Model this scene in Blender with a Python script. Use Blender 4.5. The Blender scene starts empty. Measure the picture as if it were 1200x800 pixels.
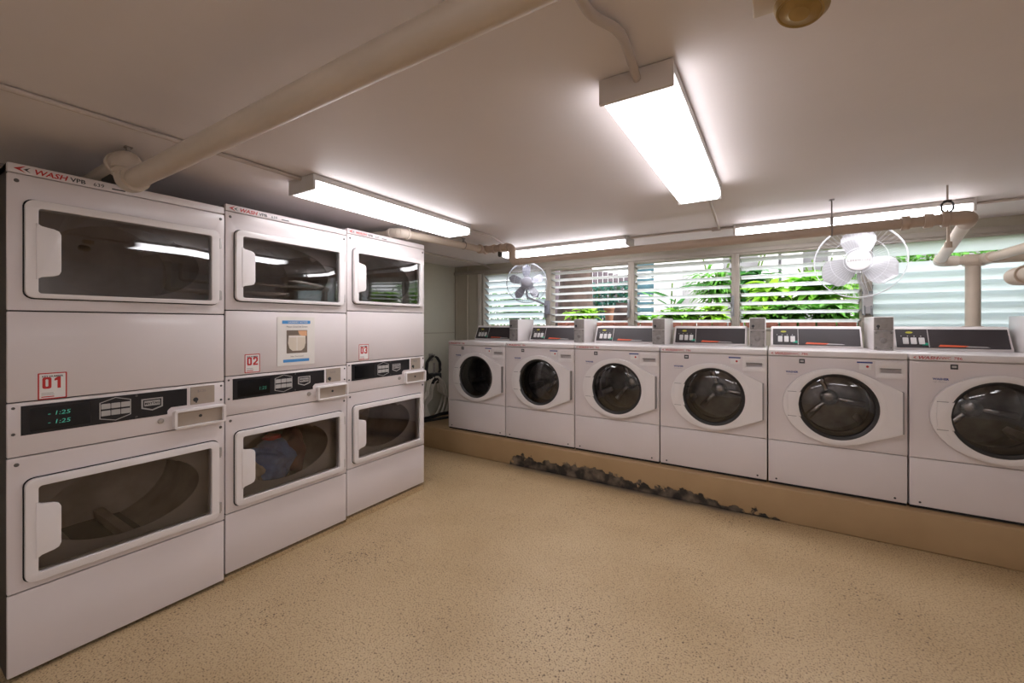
import bpy, bmesh, math, random
from mathutils import Vector, Matrix, Quaternion
random.seed(11)
PI = math.pi
SC = bpy.context.scene
COL = SC.collection
CZ = 1.286                       # camera height above the floor
CEIL = 2.006                     # ceiling height

# ------------------------------------------------------------------ materials
def _nt(name):
    m = bpy.data.materials.new(name); m.use_nodes = True
    nt = m.node_tree
    b = nt.nodes['Principled BSDF']
    return m, nt, b

def mat(name, col, rough=0.5, metal=0.0, var=0.05, scale=6.0, bump=0.0, bscale=80.0, spec=0.5, coat=0.0):
    m, nt, b = _nt(name)
    tc = nt.nodes.new('ShaderNodeTexCoord')
    n = nt.nodes.new('ShaderNodeTexNoise'); n.inputs['Scale'].default_value = scale; n.inputs['Detail'].default_value = 4
    nt.links.new(tc.outputs['Object'], n.inputs['Vector'])
    r = nt.nodes.new('ShaderNodeValToRGB')
    a = [max(0, c*(1-var)) for c in col]; c2 = [min(1, c*(1+var)) for c in col]
    r.color_ramp.elements[0].position = .3; r.color_ramp.elements[1].position = .7
    r.color_ramp.elements[0].color = (*a, 1); r.color_ramp.elements[1].color = (*c2, 1)
    nt.links.new(n.outputs['Fac'], r.inputs['Fac'])
    nt.links.new(r.outputs['Color'], b.inputs['Base Color'])
    b.inputs['Roughness'].default_value = rough; b.inputs['Metallic'].default_value = metal
    b.inputs['Specular IOR Level'].default_value = spec
    if coat: b.inputs['Coat Weight'].default_value = coat; b.inputs['Coat Roughness'].default_value = .1
    if bump:
        n2 = nt.nodes.new('ShaderNodeTexNoise'); n2.inputs['Scale'].default_value = bscale; n2.inputs['Detail'].default_value = 3
        nt.links.new(tc.outputs['Object'], n2.inputs['Vector'])
        bp = nt.nodes.new('ShaderNodeBump'); bp.inputs['Strength'].default_value = bump; bp.inputs['Distance'].default_value = .01
        nt.links.new(n2.outputs['Fac'], bp.inputs['Height']); nt.links.new(bp.outputs['Normal'], b.inputs['Normal'])
    return m

def emis(name, col, strength):
    m, nt, b = _nt(name)
    b.inputs['Base Color'].default_value = (*[c*.5 for c in col], 1)
    b.inputs['Emission Color'].default_value = (*col, 1)
    b.inputs['Emission Strength'].default_value = strength
    return m

def dark_glass(name, tint, ior=1.5, boost=0.03, rough=0.02):
    m, nt, b = _nt(name); nt.nodes.remove(b)
    out = nt.nodes['Material Output']
    tr = nt.nodes.new('ShaderNodeBsdfTransparent'); tr.inputs['Color'].default_value = (*tint, 1)
    gl = nt.nodes.new('ShaderNodeBsdfGlossy'); gl.inputs['Roughness'].default_value = rough
    fr = nt.nodes.new('ShaderNodeFresnel'); fr.inputs['IOR'].default_value = ior
    ad = nt.nodes.new('ShaderNodeMath'); ad.operation = 'ADD'; ad.inputs[1].default_value = boost; ad.use_clamp = True
    mx = nt.nodes.new('ShaderNodeMixShader')
    nt.links.new(fr.outputs['Fac'], ad.inputs[0]); nt.links.new(ad.outputs[0], mx.inputs['Fac'])
    nt.links.new(tr.outputs[0], mx.inputs[1]); nt.links.new(gl.outputs[0], mx.inputs[2])
    nt.links.new(mx.outputs[0], out.inputs['Surface'])
    return m

def frosted(name, col, clear, body=0.5):
    m, nt, b = _nt(name); nt.nodes.remove(b)
    out = nt.nodes['Material Output']
    t = nt.nodes.new('ShaderNodeBsdfTranslucent'); t.inputs['Color'].default_value = (*col, 1)
    d = nt.nodes.new('ShaderNodeBsdfDiffuse'); d.inputs['Color'].default_value = (*col, 1)
    m1 = nt.nodes.new('ShaderNodeMixShader'); m1.inputs['Fac'].default_value = 1-body
    nt.links.new(d.outputs[0], m1.inputs[1]); nt.links.new(t.outputs[0], m1.inputs[2])
    tr = nt.nodes.new('ShaderNodeBsdfTransparent'); tr.inputs['Color'].default_value = (.95, .99, .98, 1)
    m2 = nt.nodes.new('ShaderNodeMixShader'); m2.inputs['Fac'].default_value = clear
    nt.links.new(m1.outputs[0], m2.inputs[1]); nt.links.new(tr.outputs[0], m2.inputs[2])
    g = nt.nodes.new('ShaderNodeBsdfGlossy'); g.inputs['Roughness'].default_value = .12
    m3 = nt.nodes.new('ShaderNodeMixShader'); m3.inputs['Fac'].default_value = .06
    nt.links.new(m2.outputs[0], m3.inputs[1]); nt.links.new(g.outputs[0], m3.inputs[2])
    nt.links.new(m3.outputs[0], out.inputs['Surface'])
    return m

M = {}
M['white'] = mat('machine_white_enamel', (.70, .635, .63), .32, var=.02, scale=3, coat=.25)
M['white_lid'] = mat('machine_white_lid', (.74, .69, .685), .3, var=.02, coat=.3)
M['door_white'] = mat('door_white_plastic', (.76, .71, .70), .3, var=.02, coat=.3)
M['side'] = mat('machine_dark_side', (.045, .038, .035), .6)
M['gap'] = mat('gap_black', (.012, .010, .010), .8)
M['black'] = mat('control_black', (.012, .011, .013), .28, var=.15)
M['black_gloss'] = mat('display_black', (.006, .006, .007), .1)
M['gasket'] = mat('rubber_gasket', (.035, .033, .033), .5)
M['steel'] = mat('brushed_steel', (.46, .43, .41), .38, .85, var=.12, scale=30)
M['coin_steel'] = mat('coin_box_steel', (.28, .255, .24), .5, .55, var=.12, scale=40)
M['drum'] = mat('drum_steel', (.20, .19, .185), .28, .9, var=.35, scale=12)
M['drum_bright'] = mat('drum_streak_steel', (.52, .50, .49), .22, .9, var=.1)  # paler than the drum, imitates bright streaks of light
M['dryer_drum'] = mat('dryer_drum_grey', (.44, .38, .35), .5, .3, var=.2, scale=8)
M['liner'] = mat('dryer_liner', (.38, .345, .335), .6)
M['beige_plate'] = mat('coin_slide_beige', (.42, .35, .29), .45, .3, var=.1)
M['screw'] = mat('screw_grey', (.12, .11, .105), .4, .6)
M['grey'] = mat('grey_print', (.42, .40, .39), .5)
M['line'] = mat('grey_line_print', (.26, .24, .235), .5)
M['red'] = mat('red_print', (.50, .025, .025), .5)
M['orange'] = mat('orange_print', (.62, .10, .04), .5)
M['paper'] = mat('paper_white', (.76, .73, .71), .6)
M['poster_paper'] = mat('poster_paper', (.74, .70, .655), .35)
M['blue'] = mat('blue_print', (.06, .25, .55), .5)
M['navy'] = mat('navy_print', (.03, .05, .22), .5)
M['ink'] = mat('dark_print', (.03, .03, .035), .5)
M['yellow'] = mat('yellow_print', (.42, .40, .03), .5)
M['green'] = mat('green_print', (.01, .28, .17), .4)
M['brown_print'] = mat('brown_print', (.16, .12, .09), .6)
M['cream_print'] = mat('cream_print', (.62, .54, .44), .6)
M['skin_print'] = mat('skin_print', (.66, .36, .20), .6)
M['led'] = emis('led_digits', (.10, .62, .45), .09)
M['pipe'] = mat('painted_pipe_cream', (.56, .47, .38), .42, var=.05, scale=5)
M['pipe_brown'] = mat('painted_pipe_tan', (.50, .39, .31), .45, var=.06, scale=5)
M['pipe_pale'] = mat('painted_pipe_pale', (.66, .58, .50), .42, var=.04, scale=5)
M['conduit_grey'] = mat('grey_hanger', (.30, .27, .25), .5, .3)
M['hanger'] = mat('dark_hanger_iron', (.05, .045, .04), .55, .5)
M['conduit'] = mat('painted_conduit', (.52, .445, .40), .5)
M['housing'] = mat('fixture_housing', (.56, .53, .50), .45)
M['housing_tan'] = mat('fixture_end_tan', (.62, .55, .50), .5)
M['fan_white'] = mat('fan_white_plastic', (.66, .65, .66), .35)
M['fan_blade'] = frosted('fan_blade_white', (.62, .62, .65), .10, .8)
M['fan_grey'] = frosted('fan_blade_grey', (.24, .24, .29), .04, .85)
M['fan_body_grey'] = mat('fan_body_grey', (.26, .26, .30), .4)
M['wire'] = mat('fan_cage_wire', (.70, .71, .74), .35, .3)
M['wire_grey'] = mat('fan_cage_wire_grey', (.40, .42, .46), .35, .4)
M['frame'] = mat('window_frame_paint', (.43, .385, .33), .5)
M['frame_pale'] = mat('window_frame_pale', (.62, .58, .52), .5)
M['slat'] = frosted('louver_glass_clear', (.96, .975, .98), .18, .15)
M['slat_frost'] = frosted('louver_glass_frosted', (.88, .93, .95), .14, .06)
M['clip'] = mat('louver_clip', (.30, .31, .32), .4, .6)
M['hose_white'] = mat('hose_white', (.80, .76, .68), .5)
M['hose_black'] = mat('hose_black', (.02, .02, .02), .45)
M['brass'] = mat('tarnished_brass', (.34, .22, .075), .33, .45, var=.2, scale=20)
M['lamp_cream'] = mat('lamp_cream', (.62, .52, .42), .4)
M['cloth_blue'] = mat('cloth_blue', (.10, .17, .38), .9, var=.35, scale=18)
M['cloth_beige'] = mat('cloth_beige', (.46, .38, .30), .9, var=.2, scale=14)
M['cloth_red'] = mat('cloth_red', (.55, .03, .05), .9, var=.2)
M['cloth_maroon'] = mat('cloth_maroon', (.17, .05, .045), .9, var=.2)
M['bark'] = mat('tree_bark', (.048, .031, .026), .9, var=.55, scale=9, bump=.8, bscale=14)
M['bark_dark'] = mat('dark_stump', (.05, .03, .028), .9, var=.4, scale=9, bump=.6, bscale=14)
M['brick'] = mat('terracotta_edging', (.42, .17, .12), .8, var=.3, scale=14)
M['soil'] = mat('garden_soil', (.16, .11, .08), .95, var=.4, scale=10)
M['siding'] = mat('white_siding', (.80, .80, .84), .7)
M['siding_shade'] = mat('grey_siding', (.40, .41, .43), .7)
M['beige_house'] = mat('beige_house', (.60, .50, .42), .7)
M['fence'] = mat('weathered_fence', (.10, .08, .095), .85, var=.3, scale=10)
M['fence_teal'] = mat('teal_fence', (.045, .11, .14), .8, var=.2)
M['pot'] = mat('terracotta_pot', (.22, .11, .07), .8)
M['wall_right'] = mat('wall_paint_white', (.80, .77, .75), .7)

def leafmat(name, col, var=.45):
    m, nt, b = _nt(name)
    tc = nt.nodes.new('ShaderNodeTexCoord')
    n = nt.nodes.new('ShaderNodeTexNoise'); n.inputs['Scale'].default_value = 7
    nt.links.new(tc.outputs['Object'], n.inputs['Vector'])
    r = nt.nodes.new('ShaderNodeValToRGB'); r.color_ramp.elements[0].position = .35; r.color_ramp.elements[1].position = .68
    r.color_ramp.elements[0].color = (*[c*(1-var) for c in col], 1); r.color_ramp.elements[1].color = (*[min(1, c*(1+var)) for c in col], 1)
    nt.links.new(n.outputs['Fac'], r.inputs['Fac'])
    d = nt.nodes.new('ShaderNodeBsdfTranslucent'); nt.links.new(r.outputs['Color'], d.inputs['Color'])
    nt.links.new(r.outputs['Color'], b.inputs['Base Color']); b.inputs['Roughness'].default_value = .4
    mx = nt.nodes.new('ShaderNodeMixShader'); mx.inputs['Fac'].default_value = .4
    nt.links.new(b.outputs[0], mx.inputs[1]); nt.links.new(d.outputs[0], mx.inputs[2])
    nt.links.new(mx.outputs[0], nt.nodes['Material Output'].inputs['Surface'])
    return m
M['leaf_lime'] = leafmat('leaf_lime', (.30, .58, .05))
M['leaf_green'] = leafmat('leaf_green', (.20, .48, .05))
M['leaf_mid'] = leafmat('leaf_mid', (.15, .40, .07))
M['leaf_dark'] = leafmat('leaf_dark', (.09, .28, .09))
M['leaf_teal'] = leafmat('leaf_teal', (.06, .22, .18))
M['stem'] = mat('plant_stem', (.10, .17, .04), .7)

# fluorescent lens: two brighter tube bands behind a prismatic cover
def lens_mat(strength=9.0):
    m, nt, b = _nt('fluorescent_lens')
    tc = nt.nodes.new('ShaderNodeTexCoord'); sx = nt.nodes.new('ShaderNodeSeparateXYZ')
    nt.links.new(tc.outputs['Object'], sx.inputs[0])
    ab = nt.nodes.new('ShaderNodeMath'); ab.operation = 'ABSOLUTE'; nt.links.new(sx.outputs['Y'], ab.inputs[0])
    sb = nt.nodes.new('ShaderNodeMath'); sb.operation = 'SUBTRACT'; sb.inputs[1].default_value = .055; nt.links.new(ab.outputs[0], sb.inputs[0])
    a2 = nt.nodes.new('ShaderNodeMath'); a2.operation = 'ABSOLUTE'; nt.links.new(sb.outputs[0], a2.inputs[0])
    mr = nt.nodes.new('ShaderNodeMapRange'); mr.inputs['From Min'].default_value = 0; mr.inputs['From Max'].default_value = .06
    mr.inputs['To Min'].default_value = strength*1.25; mr.inputs['To Max'].default_value = strength*.62
    nt.links.new(a2.outputs[0], mr.inputs['Value'])
    ax = nt.nodes.new('ShaderNodeMath'); ax.operation = 'ABSOLUTE'; nt.links.new(sx.outputs['X'], ax.inputs[0])
    me = nt.nodes.new('ShaderNodeMapRange'); me.inputs['From Min'].default_value = .55; me.inputs['From Max'].default_value = .605
    me.inputs['To Min'].default_value = 1; me.inputs['To Max'].default_value = .03
    nt.links.new(ax.outputs[0], me.inputs['Value'])
    mu = nt.nodes.new('ShaderNodeMath'); mu.operation = 'MULTIPLY'
    nt.links.new(mr.outputs[0], mu.inputs[0]); nt.links.new(me.outputs[0], mu.inputs[1])
    b.inputs['Base Color'].default_value = (.8, .8, .8, 1); b.inputs['Roughness'].default_value = .3
    b.inputs['Emission Color'].default_value = (.975, .955, 1.0, 1)
    nt.links.new(mu.outputs[0], b.inputs['Emission Strength'])
    return m
M['lens'] = lens_mat(6.0)

def floor_mat():
    m, nt, b = _nt('speckled_floor_coating')
    tc = nt.nodes.new('ShaderNodeTexCoord'); L = nt.links.new
    n = nt.nodes.new('ShaderNodeTexNoise'); n.inputs['Scale'].default_value = 1.6; n.inputs['Detail'].default_value = 6; L(tc.outputs['Object'], n.inputs['Vector'])
    r = nt.nodes.new('ShaderNodeValToRGB'); r.color_ramp.elements[0].position = .3; r.color_ramp.elements[1].position = .7
    r.color_ramp.elements[0].color = (.44, .31, .165, 1); r.color_ramp.elements[1].color = (.545, .405, .235, 1); L(n.outputs['Fac'], r.inputs['Fac'])
    n2 = nt.nodes.new('ShaderNodeTexNoise'); n2.inputs['Scale'].default_value = 150; n2.inputs['Detail'].default_value = 3; L(tc.outputs['Object'], n2.inputs['Vector'])
    r2 = nt.nodes.new('ShaderNodeValToRGB'); r2.color_ramp.elements[0].position = .36; r2.color_ramp.elements[1].position = .46
    r2.color_ramp.elements[0].color = (.36, .30, .26, 1); r2.color_ramp.elements[1].color = (1, 1, 1, 1); L(n2.outputs['Fac'], r2.inputs['Fac'])
    v = nt.nodes.new('ShaderNodeTexVoronoi'); v.inputs['Scale'].default_value = 74; L(tc.outputs['Object'], v.inputs['Vector'])
    r3 = nt.nodes.new('ShaderNodeValToRGB'); r3.color_ramp.elements[0].position = .10; r3.color_ramp.elements[1].position = .22
    r3.color_ramp.elements[0].color = (.24, .19, .16, 1); r3.color_ramp.elements[1].color = (1, 1, 1, 1); sc_ = nt.nodes.new('ShaderNodeSeparateColor'); L(v.outputs['Color'], sc_.inputs[0])
    ms = nt.nodes.new('ShaderNodeMath'); ms.operation = 'MULTIPLY_ADD'; ms.inputs[1].default_value = .55; L(sc_.outputs[0], ms.inputs[0]); L(v.outputs['Distance'], ms.inputs[2])
    mq = nt.nodes.new('ShaderNodeMath'); mq.operation = 'SUBTRACT'; L(ms.outputs[0], mq.inputs[0]); mq.inputs[1].default_value = .08
    nb_ = nt.nodes.new('ShaderNodeTexNoise'); nb_.inputs['Scale'].default_value = 2.2; nb_.inputs['Detail'].default_value = 3; L(tc.outputs['Object'], nb_.inputs['Vector'])
    mb_ = nt.nodes.new('ShaderNodeMath'); mb_.operation = 'MULTIPLY_ADD'; mb_.inputs[1].default_value = -.75; L(nb_.outputs['Fac'], mb_.inputs[0]); L(mq.outputs[0], mb_.inputs[2])
    mc_ = nt.nodes.new('ShaderNodeMath'); mc_.operation = 'ADD'; mc_.inputs[1].default_value = .34; L(mb_.outputs[0], mc_.inputs[0])
    L(mc_.outputs[0], r3.inputs['Fac'])
    n4 = nt.nodes.new('ShaderNodeTexNoise'); n4.inputs['Scale'].default_value = 85; L(tc.outputs['Object'], n4.inputs['Vector'])
    r4 = nt.nodes.new('ShaderNodeValToRGB'); r4.color_ramp.elements[0].position = .60; r4.color_ramp.elements[1].position = .72
    r4.color_ramp.elements[0].color = (0, 0, 0, 1); r4.color_ramp.elements[1].color = (.35, .35, .35, 1); L(n4.outputs['Fac'], r4.inputs['Fac'])
    def mul(a, bb):
        x = nt.nodes.new('ShaderNodeMixRGB'); x.blend_type = 'MULTIPLY'; x.inputs[0].default_value = 1; L(a, x.inputs[1]); L(bb, x.inputs[2]); return x.outputs[0]
    c = mul(mul(r.outputs[0], r2.outputs[0]), r3.outputs[0])
    mx = nt.nodes.new('ShaderNodeMixRGB'); L(r4.outputs[0], mx.inputs[0]); L(c, mx.inputs[1]); mx.inputs[2].default_value = (.62, .50, .34, 1)
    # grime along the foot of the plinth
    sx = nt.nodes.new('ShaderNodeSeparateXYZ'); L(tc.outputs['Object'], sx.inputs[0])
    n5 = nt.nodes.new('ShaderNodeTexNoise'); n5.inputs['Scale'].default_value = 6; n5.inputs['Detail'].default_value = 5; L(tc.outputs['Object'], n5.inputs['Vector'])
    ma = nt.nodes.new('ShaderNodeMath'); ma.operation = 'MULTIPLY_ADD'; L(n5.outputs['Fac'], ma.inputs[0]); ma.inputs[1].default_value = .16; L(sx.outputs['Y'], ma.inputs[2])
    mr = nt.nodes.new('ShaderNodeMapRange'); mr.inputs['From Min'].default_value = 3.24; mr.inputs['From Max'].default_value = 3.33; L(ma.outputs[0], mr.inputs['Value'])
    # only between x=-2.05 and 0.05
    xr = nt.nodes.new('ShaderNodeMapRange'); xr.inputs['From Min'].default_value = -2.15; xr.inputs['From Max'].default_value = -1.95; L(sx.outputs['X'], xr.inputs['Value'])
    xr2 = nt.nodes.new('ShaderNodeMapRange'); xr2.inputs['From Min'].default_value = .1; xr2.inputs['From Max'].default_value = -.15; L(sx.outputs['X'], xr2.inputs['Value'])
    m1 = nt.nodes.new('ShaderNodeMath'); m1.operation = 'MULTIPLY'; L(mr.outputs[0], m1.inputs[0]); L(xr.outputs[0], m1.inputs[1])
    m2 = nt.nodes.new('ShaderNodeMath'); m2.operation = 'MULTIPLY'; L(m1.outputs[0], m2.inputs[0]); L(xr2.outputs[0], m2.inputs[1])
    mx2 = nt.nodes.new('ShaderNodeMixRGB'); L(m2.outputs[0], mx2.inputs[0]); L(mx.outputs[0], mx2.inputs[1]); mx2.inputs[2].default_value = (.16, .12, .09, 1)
    L(mx2.outputs[0], b.inputs['Base Color'])
    b.inputs['Roughness'].default_value = .42
    bp = nt.nodes.new('ShaderNodeBump'); bp.inputs['Strength'].default_value = .25; bp.inputs['Distance'].default_value = .004
    L(n2.outputs['Fac'], bp.inputs['Height']); L(bp.outputs[0], b.inputs['Normal'])
    return m
M['floor'] = floor_mat()

def plinth_mat():
    m, nt, b = _nt('plinth_paint_peeling')
    L = nt.links.new
    tc = nt.nodes.new('ShaderNodeTexCoord'); sx = nt.nodes.new('ShaderNodeSeparateXYZ'); L(tc.outputs['Object'], sx.inputs[0])
    n = nt.nodes.new('ShaderNodeTexNoise'); n.inputs['Scale'].default_value = 4; n.inputs['Detail'].default_value = 5; L(tc.outputs['Object'], n.inputs['Vector'])
    r = nt.nodes.new('ShaderNodeValToRGB'); r.color_ramp.elements[0].color = (.34, .215, .105, 1); r.color_ramp.elements[1].color = (.44, .30, .16, 1); L(n.outputs['Fac'], r.inputs['Fac'])
    # peeled band height as a function of x, with ragged edge
    cv = nt.nodes.new('ShaderNodeValToRGB')
    mrx = nt.nodes.new('ShaderNodeMapRange'); mrx.inputs['From Min'].default_value = -2.3; mrx.inputs['From Max'].default_value = .3; L(sx.outputs['X'], mrx.inputs['Value'])
    L(mrx.outputs[0], cv.inputs['Fac'])
    e = cv.color_ramp.elements
    pts = [(.0, .0), (.085, .0), (.12, .46), (.30, .52), (.40, .56), (.50, .45), (.56, .30), (.64, .40), (.74, .36), (.78, .20), (.84, .24), (.88, .10), (.92, .0), (1.0, .0)]
    e[0].position = 0; e[0].color = (0, 0, 0, 1); e[1].position = 1; e[1].color = (0, 0, 0, 1)
    for p, h in pts[1:-1]:
        k = e.new(p); k.color = (h, h, h, 1)
    n2 = nt.nodes.new('ShaderNodeTexNoise'); n2.inputs['Scale'].default_value = 16; n2.inputs['Detail'].default_value = 6; L(tc.outputs['Object'], n2.inputs['Vector'])
    # height/0.21 + (noise-.5)*.35 < band
    dv = nt.nodes.new('ShaderNodeMath'); dv.operation = 'DIVIDE'; L(sx.outputs['Z'], dv.inputs[0]); dv.inputs[1].default_value = .21
    ma = nt.nodes.new('ShaderNodeMath'); ma.operation = 'MULTIPLY_ADD'; L(n2.outputs['Fac'], ma.inputs[0]); ma.inputs[1].default_value = .95; L(dv.outputs[0], ma.inputs[2])
    sb = nt.nodes.new('ShaderNodeMath'); sb.operation = 'SUBTRACT'; L(cv.outputs[0], sb.inputs[0]); L(ma.outputs[0], sb.inputs[1])
    ad = nt.nodes.new('ShaderNodeMath'); ad.operation = 'ADD'; L(sb.outputs[0], ad.inputs[0]); ad.inputs[1].default_value = .46
    mk = nt.nodes.new('ShaderNodeMapRange'); mk.inputs['From Min'].default_value = .0; mk.inputs['From Max'].default_value = .05; L(ad.outputs[0], mk.inputs['Value'])
    gt = nt.nodes.new('ShaderNodeMath'); gt.operation = 'GREATER_THAN'; L(cv.outputs[0], gt.inputs[0]); gt.inputs[1].default_value = .02
    mm = nt.nodes.new('ShaderNodeMath'); mm.operation = 'MULTIPLY'; L(mk.outputs[0], mm.inputs[0]); L(gt.outputs[0], mm.inputs[1])
    n3 = nt.nodes.new('ShaderNodeTexNoise'); n3.inputs['Scale'].default_value = 11; n3.inputs['Detail'].default_value = 7; L(tc.outputs['Object'], n3.inputs['Vector'])
    r3 = nt.nodes.new('ShaderNodeValToRGB'); r3.color_ramp.elements[0].position = .42; r3.color_ramp.elements[1].position = .66
    r3.color_ramp.elements[0].color = (.028, .024, .022, 1); r3.color_ramp.elements[1].color = (.22, .17, .125, 1); L(n3.outputs['Fac'], r3.inputs['Fac'])
    mx = nt.nodes.new('ShaderNodeMixRGB'); L(mm.outputs[0], mx.inputs[0]); L(r.outputs[0], mx.inputs[1]); L(r3.outputs[0], mx.inputs[2])
    L(mx.outputs[0], b.inputs['Base Color']); b.inputs['Roughness'].default_value = .5
    bp = nt.nodes.new('ShaderNodeBump'); bp.inputs['Strength'].default_value = .5; bp.inputs['Distance'].default_value = .01
    L(mm.outputs[0], bp.inputs['Height']); bp.invert = True; L(bp.outputs[0], b.inputs['Normal'])
    return m
M['plinth'] = plinth_mat()
M['ceiling'] = mat('ceiling_paint', (.745, .685, .675), .55, var=.035, scale=1.4, bump=.06, bscale=30)
M['wall'] = mat('wall_paint_sage', (.60, .58, .48), .6, var=.06, scale=2, bump=.08, bscale=50)
M['wall_back'] = mat('wall_paint_olive', (.47, .43, .34), .6, var=.05, scale=3)

# ------------------------------------------------------------------ geometry helpers
def finish(me, angle=35):
    for p in me.polygons: p.use_smooth = True
    me.set_sharp_from_angle(angle=math.radians(angle))

def link(name, me, m, parent=None, angle=35):
    mats = m if isinstance(m, (list, tuple)) else [m]
    for q in mats: me.materials.append(M[q] if isinstance(q, str) else q)
    finish(me, angle)
    o = bpy.data.objects.new(name, me); COL.objects.link(o)
    if parent: o.parent = parent
    return o

def obj(name, bm, m, parent=None, angle=35):
    bmesh.ops.recalc_face_normals(bm, faces=bm.faces)
    me = bpy.data.meshes.new(name); bm.to_mesh(me); bm.free()
    return link(name, me, m, parent, angle)

def merge(bm, src):
    me = bpy.data.meshes.new('t'); src.to_mesh(me); src.free()
    bm.from_mesh(me); bpy.data.meshes.remove(me)

def box(bm, x0, x1, y0, y1, z0, z1, bev=0, seg=2, mi=0):
    b = bmesh.new()
    bmesh.ops.create_cube(b, size=1)
    for v in b.verts:
        v.co = Vector(((x0+x1)/2+v.co.x*(x1-x0), (y0+y1)/2+v.co.y*(y1-y0), (z0+z1)/2+v.co.z*(z1-z0)))
    if bev: bmesh.ops.bevel(b, geom=b.edges[:], offset=bev, segments=seg, affect='EDGES', profile=.5)
    for f in b.faces: f.material_index = mi
    merge(bm, b); return bm

def B(*a, **k):
    return box(bmesh.new(), *a, **k)

def round_path(pts, r, n=6):
    pts = [Vector(p) for p in pts]; out = [pts[0]]
    for i in range(1, len(pts)-1):
        a, b, c = pts[i-1], pts[i], pts[i+1]
        d1 = (a-b); d2 = (c-b); rr = min(r, d1.length*.49, d2.length*.49)
        p1 = b+d1.normalized()*rr; p2 = b+d2.normalized()*rr
        for k in range(n+1):
            t = k/n
            out.append(p1*(1-t)**2+b*2*t*(1-t)+p2*t*t)
    out.append(pts[-1]); return out

def tube(bm, pts, r, seg=12, caps=True, closed=False, mi=0):
    pts = [Vector(p) for p in pts]; n = len(pts)
    rs = r if isinstance(r, (list, tuple)) else [r]*n
    tang = []
    for i in range(n):
        if closed: t = pts[(i+1) % n]-pts[i-1]
        else: t = pts[min(i+1, n-1)]-pts[max(i-1, 0)]
        tang.append(t.normalized())
    up = Vector((0, 0, 1)) if abs(tang[0].z) < .9 else Vector((1, 0, 0))
    nrm = (up-tang[0]*up.dot(tang[0])).normalized()
    rings = []
    for i in range(n):
        if i:
            q = tang[i-1].rotation_difference(tang[i]); nrm = q @ nrm
            nrm = (nrm-tang[i]*nrm.dot(tang[i])).normalized()
        bn = tang[i].cross(nrm)
        rings.append([bm.verts.new(pts[i]+(nrm*math.cos(2*PI*k/seg)+bn*math.sin(2*PI*k/seg))*rs[i]) for k in range(seg)])
    for i in range(n-1 if not closed else n):
        a, b = rings[i], rings[(i+1) % n]
        for k in range(seg):
            f = bm.faces.new((a[k], a[(k+1) % seg], b[(k+1) % seg], b[k])); f.material_index = mi
    if caps and not closed:
        f = bm.faces.new(rings[0][::-1]); f.material_index = mi
        f = bm.faces.new(rings[-1]); f.material_index = mi
    return bm

def T(*a, **k): return tube(bmesh.new(), *a, **k)

def lathe(bm, prof, cx, cy, cz, axis='y', seg=32, mi=0, close=True):
    """prof: list of (radius, distance along axis)"""
    rings = []
    for r, d in prof:
        ring = []
        for k in range(seg):
            a = 2*PI*k/seg; c, s = math.cos(a)*r, math.sin(a)*r
            if axis == 'y': p = (cx+c, cy+d, cz+s)
            elif axis == 'z': p = (cx+c, cy+s, cz+d)
            else: p = (cx+d, cy+c, cz+s)
            ring.append(bm.verts.new(p))
        rings.append(ring)
    for a, b in zip(rings, rings[1:]):
        for k in range(seg):
            f = bm.faces.new((a[k], a[(k+1) % seg], b[(k+1) % seg], b[k])); f.material_index = mi
    if close:
        for ring, (r, d) in ((rings[0], prof[0]), (rings[-1], prof[-1])):
            if r > 1e-5:
                f = bm.faces.new(ring); f.material_index = mi
    bmesh.ops.remove_doubles(bm, verts=bm.verts, dist=1e-6)
    return bm

def rrect(x0, x1, z0, z1, r, n=5):
    out = []
    for cx, cz, a0 in ((x1-r, z1-r, 0), (x0+r, z1-r, 90), (x0+r, z0+r, 180), (x1-r, z0+r, 270)):
        for k in range(n+1):
            a = math.radians(a0+90*k/n); out.append((cx+r*math.cos(a), cz+r*math.sin(a)))
    return out

def circle(cx, cz, r, n=48, rz=None):
    return [(cx+r*math.cos(2*PI*k/n), cz+(rz or r)*math.sin(2*PI*k/n)) for k in range(n)]

def plate_bm(loops, y_front, thick, bev=0.0, seg=2, mi=0):
    """flat plate in the x-z plane with optional holes, front face towards -y, edges of the front face rounded"""
    cu = bpy.data.curves.new('c', 'CURVE'); cu.dimensions = '2D'; cu.fill_mode = 'BOTH'; cu.extrude = thick/2
    for lp in loops:
        s = cu.splines.new('POLY'); s.points.add(len(lp)-1)
        for p, (x, z) in zip(s.points, lp): p.co = (x, z, 0, 1)
        s.use_cyclic_u = True
    o = bpy.data.objects.new('c', cu); COL.objects.link(o)
    dg = bpy.context.evaluated_depsgraph_get()
    me = bpy.data.meshes.new_from_object(o.evaluated_get(dg))
    bpy.data.objects.remove(o); bpy.data.curves.remove(cu)
    bm = bmesh.new(); bm.from_mesh(me); bpy.data.meshes.remove(me)
    bmesh.ops.remove_doubles(bm, verts=bm.verts, dist=1e-6)
    for v in bm.verts: v.co = Vector((v.co.x, y_front+thick/2-v.co.z, v.co.y))
    bmesh.ops.recalc_face_normals(bm, faces=bm.faces)
    if bev:
        es = []
        for e in bm.edges:
            if len(e.link_faces) == 2 and all(abs(v.co.y-y_front) < 1e-6 for v in e.verts):
                a, b = e.link_faces
                if abs(a.normal.dot(b.normal)) < .3: es.append(e)
        bmesh.ops.bevel(bm, geom=es, offset=bev, segments=seg, affect='EDGES', profile=.5, clamp_overlap=True)
    for f in bm.faces: f.material_index = mi
    return bm

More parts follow.
